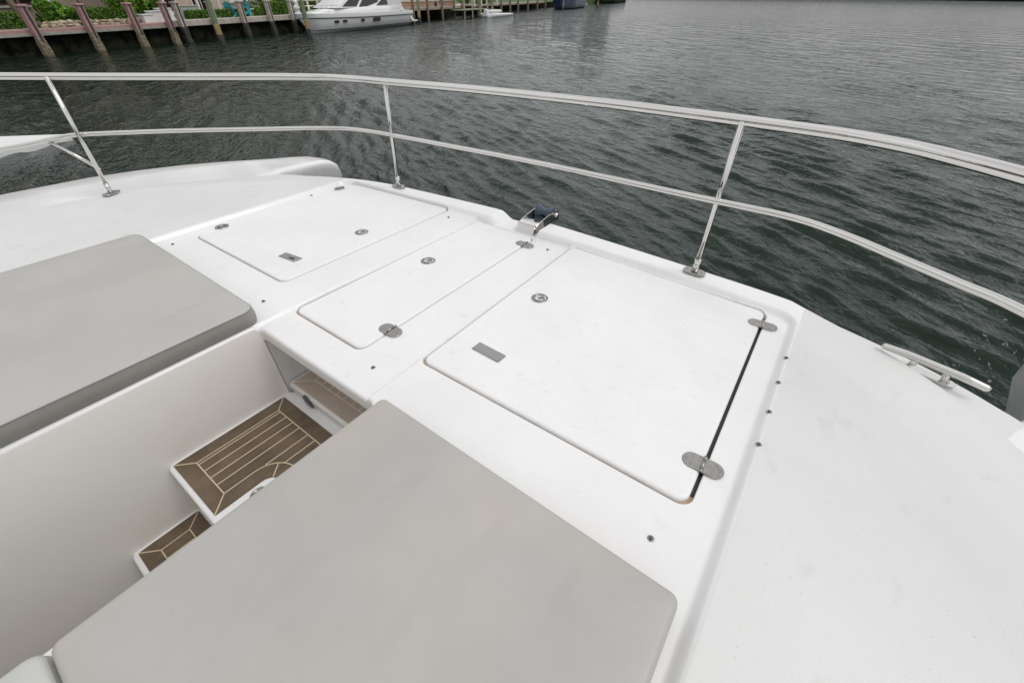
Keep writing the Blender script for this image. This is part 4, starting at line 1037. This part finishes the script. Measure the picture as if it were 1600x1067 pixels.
fd = thing('floating_dock', 'white floating platform corner behind the rail at the left edge', 'float', (-15, 0, SEA))
q = MB(); poly = [(-13.21, 1.74), (-15.3, -.50), (-14.2, -3.2), (-12.1, -.96)]
q.loops([[(x, y, -1.75) for x, y in rounded(poly, .08, 0, 5)], [(x, y, -1.585) for x, y in rounded(poly, .08, 0, 5)], [(x, y, -1.57) for x, y in rounded(poly, .08, .03, 5)]], 0, False, True, True); q.build('float_deck', M['white'], fd)
for (x, y) in ((-14.0, -2.3), (-13.2, -1.6)):
    q = MB(); q.lathe([(.05, 0), (.05, .08), (.12, .09), (.12, .13), (.03, .14)], (x, y, -1.57), 12); q.build('bollard', M['brushed'], fd)

# ---- far shore across the basin
tag(slab('far_bank', M['weed'], 150, 172, -8, 3.2, -4, -.9), kind='structure')
fb = MB(); fb.box((-60, 520, -.8), (1500, 36, 4.6), m=0); tag(fb.build('far_shore', M['weed']), kind='structure')
def wood(name, pts, seed, n, size):
    q = MB(); rnd = random.Random(seed)
    for (x, y, r, h) in pts: leaves(q, (x, y, h*.5-.5), (r, r, h*.55), n, size, rnd.randrange(9999), .4, clump=9)
    o = q.build(name, M['leafdark']); tag(o, kind='stuff'); return o
rnd = random.Random(3)
q = MB(); rnd = random.Random(8)
for k in range(22000):
    p = Vector((rnd.uniform(-560, 500), rnd.uniform(502.5, 515), rnd.uniform(-.5, 1.7))); a_ = Vector((rnd.gauss(0, 1), rnd.gauss(0, 1), rnd.gauss(0, .5))).normalized(); b_ = Matrix.Rotation(rnd.uniform(0, 6.28), 3, a_) @ a_.orthogonal().normalized()
    l = 1.3*rnd.uniform(.6, 1.2); q.add([p-a_*l*.5, p+b_*l*.3, p+a_*l*.5, p-b_*l*.3], [(0, 1, 2, 3)])
tag(q.build('far_tree_line', M['leafdark']), kind='stuff')
wood('far_bank_trees', [G(152+k*7, -4+rnd.uniform(-2, 1), 0)[:2]+(rnd.uniform(4, 6), rnd.uniform(5, 9)) for k in range(4)], 9, 500, 1.4)

# ================================================================== SKY, SUN, CAMERA
w = bpy.data.worlds.new('World'); scene.world = w; w.use_nodes = True
nt = w.node_tree; bg = nt.nodes['Background']
SUN_EL, SUN_AZ = R(58), R(70)     # azimuth measured from +Y towards +X
sky = nt.nodes.new('ShaderNodeTexSky'); sky.sky_type = 'NISHITA'; sky.sun_disc = False
sky.sun_elevation = SUN_EL; sky.sun_rotation = SUN_AZ
tc = nt.nodes.new('ShaderNodeTexCoord')
sep = nt.nodes.new('ShaderNodeSeparateXYZ'); nt.links.new(tc.outputs['Generated'], sep.inputs[0])
# flat-layer projection so that the overcast has real perspective towards the horizon
mz = nt.nodes.new('ShaderNodeMath'); mz.operation = 'MAXIMUM'; mz.inputs[1].default_value = .5; nt.links.new(sep.outputs['Z'], mz.inputs[0])
dv = nt.nodes.new('ShaderNodeVectorMath'); dv.operation = 'DIVIDE'; cb = nt.nodes.new('ShaderNodeCombineXYZ')
for k in range(3): nt.links.new(mz.outputs[0], cb.inputs[k])
nt.links.new(tc.outputs['Generated'], dv.inputs[0]); nt.links.new(cb.outputs[0], dv.inputs[1])
cn = nt.nodes.new('ShaderNodeTexNoise'); cn.inputs['Scale'].default_value = 1.1; cn.inputs['Detail'].default_value = 3; cn.inputs['Roughness'].default_value = .55
nt.links.new(dv.outputs[0], cn.inputs['Vector'])
cr_ = nt.nodes.new('ShaderNodeMapRange'); cr_.inputs[1].default_value = .33; cr_.inputs[2].default_value = .67; cr_.inputs[3].default_value = 6.2; cr_.inputs[4].default_value = 10.6
nt.links.new(cn.outputs['Fac'], cr_.inputs[0])
ccol = nt.nodes.new('ShaderNodeVectorMath'); ccol.operation = 'SCALE'; ccol.inputs[0].default_value = (1.0, 1.0, 1.005); 
zg = nt.nodes.new('ShaderNodeMapRange'); zg.interpolation_type = 'SMOOTHSTEP'; zg.inputs[1].default_value = -.05; zg.inputs[2].default_value = .85; zg.inputs[3].default_value = .75; zg.inputs[4].default_value = 1.18
nt.links.new(sep.outputs['Z'], zg.inputs[0])       # an overcast dome is brightest overhead
zm = nt.nodes.new('ShaderNodeMath'); zm.operation = 'MULTIPLY'; nt.links.new(cr_.outputs[0], zm.inputs[0]); nt.links.new(zg.outputs[0], zm.inputs[1])
nt.links.new(zm.outputs[0], ccol.inputs['Scale'])
mx = nt.nodes.new('ShaderNodeMix'); mx.data_type = 'RGBA'; mx.inputs[0].default_value = .88
nt.links.new(sky.outputs[0], mx.inputs[6]); nt.links.new(ccol.outputs[0], mx.inputs[7])
nt.links.new(mx.outputs[2], bg.inputs['Color']); bg.inputs['Strength'].default_value = .12
sd = bpy.data.lights.new('Sun', 'SUN'); sd.energy = 1.0; sd.angle = R(25); sd.color = (1, .97, .93)
so_ = bpy.data.objects.new('Sun', sd); COL.objects.link(so_)
d = Vector((math.sin(SUN_AZ)*math.cos(SUN_EL), math.cos(SUN_AZ)*math.cos(SUN_EL), math.sin(SUN_EL)))
so_.rotation_euler = (-d).to_track_quat('-Z', 'Y').to_euler()

cd = bpy.data.cameras.new('Camera'); cam = bpy.data.objects.new('Camera', cd); COL.objects.link(cam); scene.camera = cam
cd.sensor_width = 36; cd.lens = 14.5894; cd.clip_start = .02; cd.clip_end = 6000
r_ = Vector((.80557574, .59243982, .00792386)); u_v = Vector((-.38684768, .51579607, .76439733)); f_v = Vector((-.44877232, .61884528, -.64469677))
mw = Matrix((( r_.x, u_v.x, -f_v.x, 1.41794727), (r_.y, u_v.y, -f_v.y, -.72), (r_.z, u_v.z, -f_v.z, 1.08), (0, 0, 0, 1)))
cam.matrix_world = mw
scene.view_settings.view_transform = 'Standard'; scene.view_settings.look = 'None'
scene.view_settings.exposure = -.18; scene.view_settings.gamma = 1
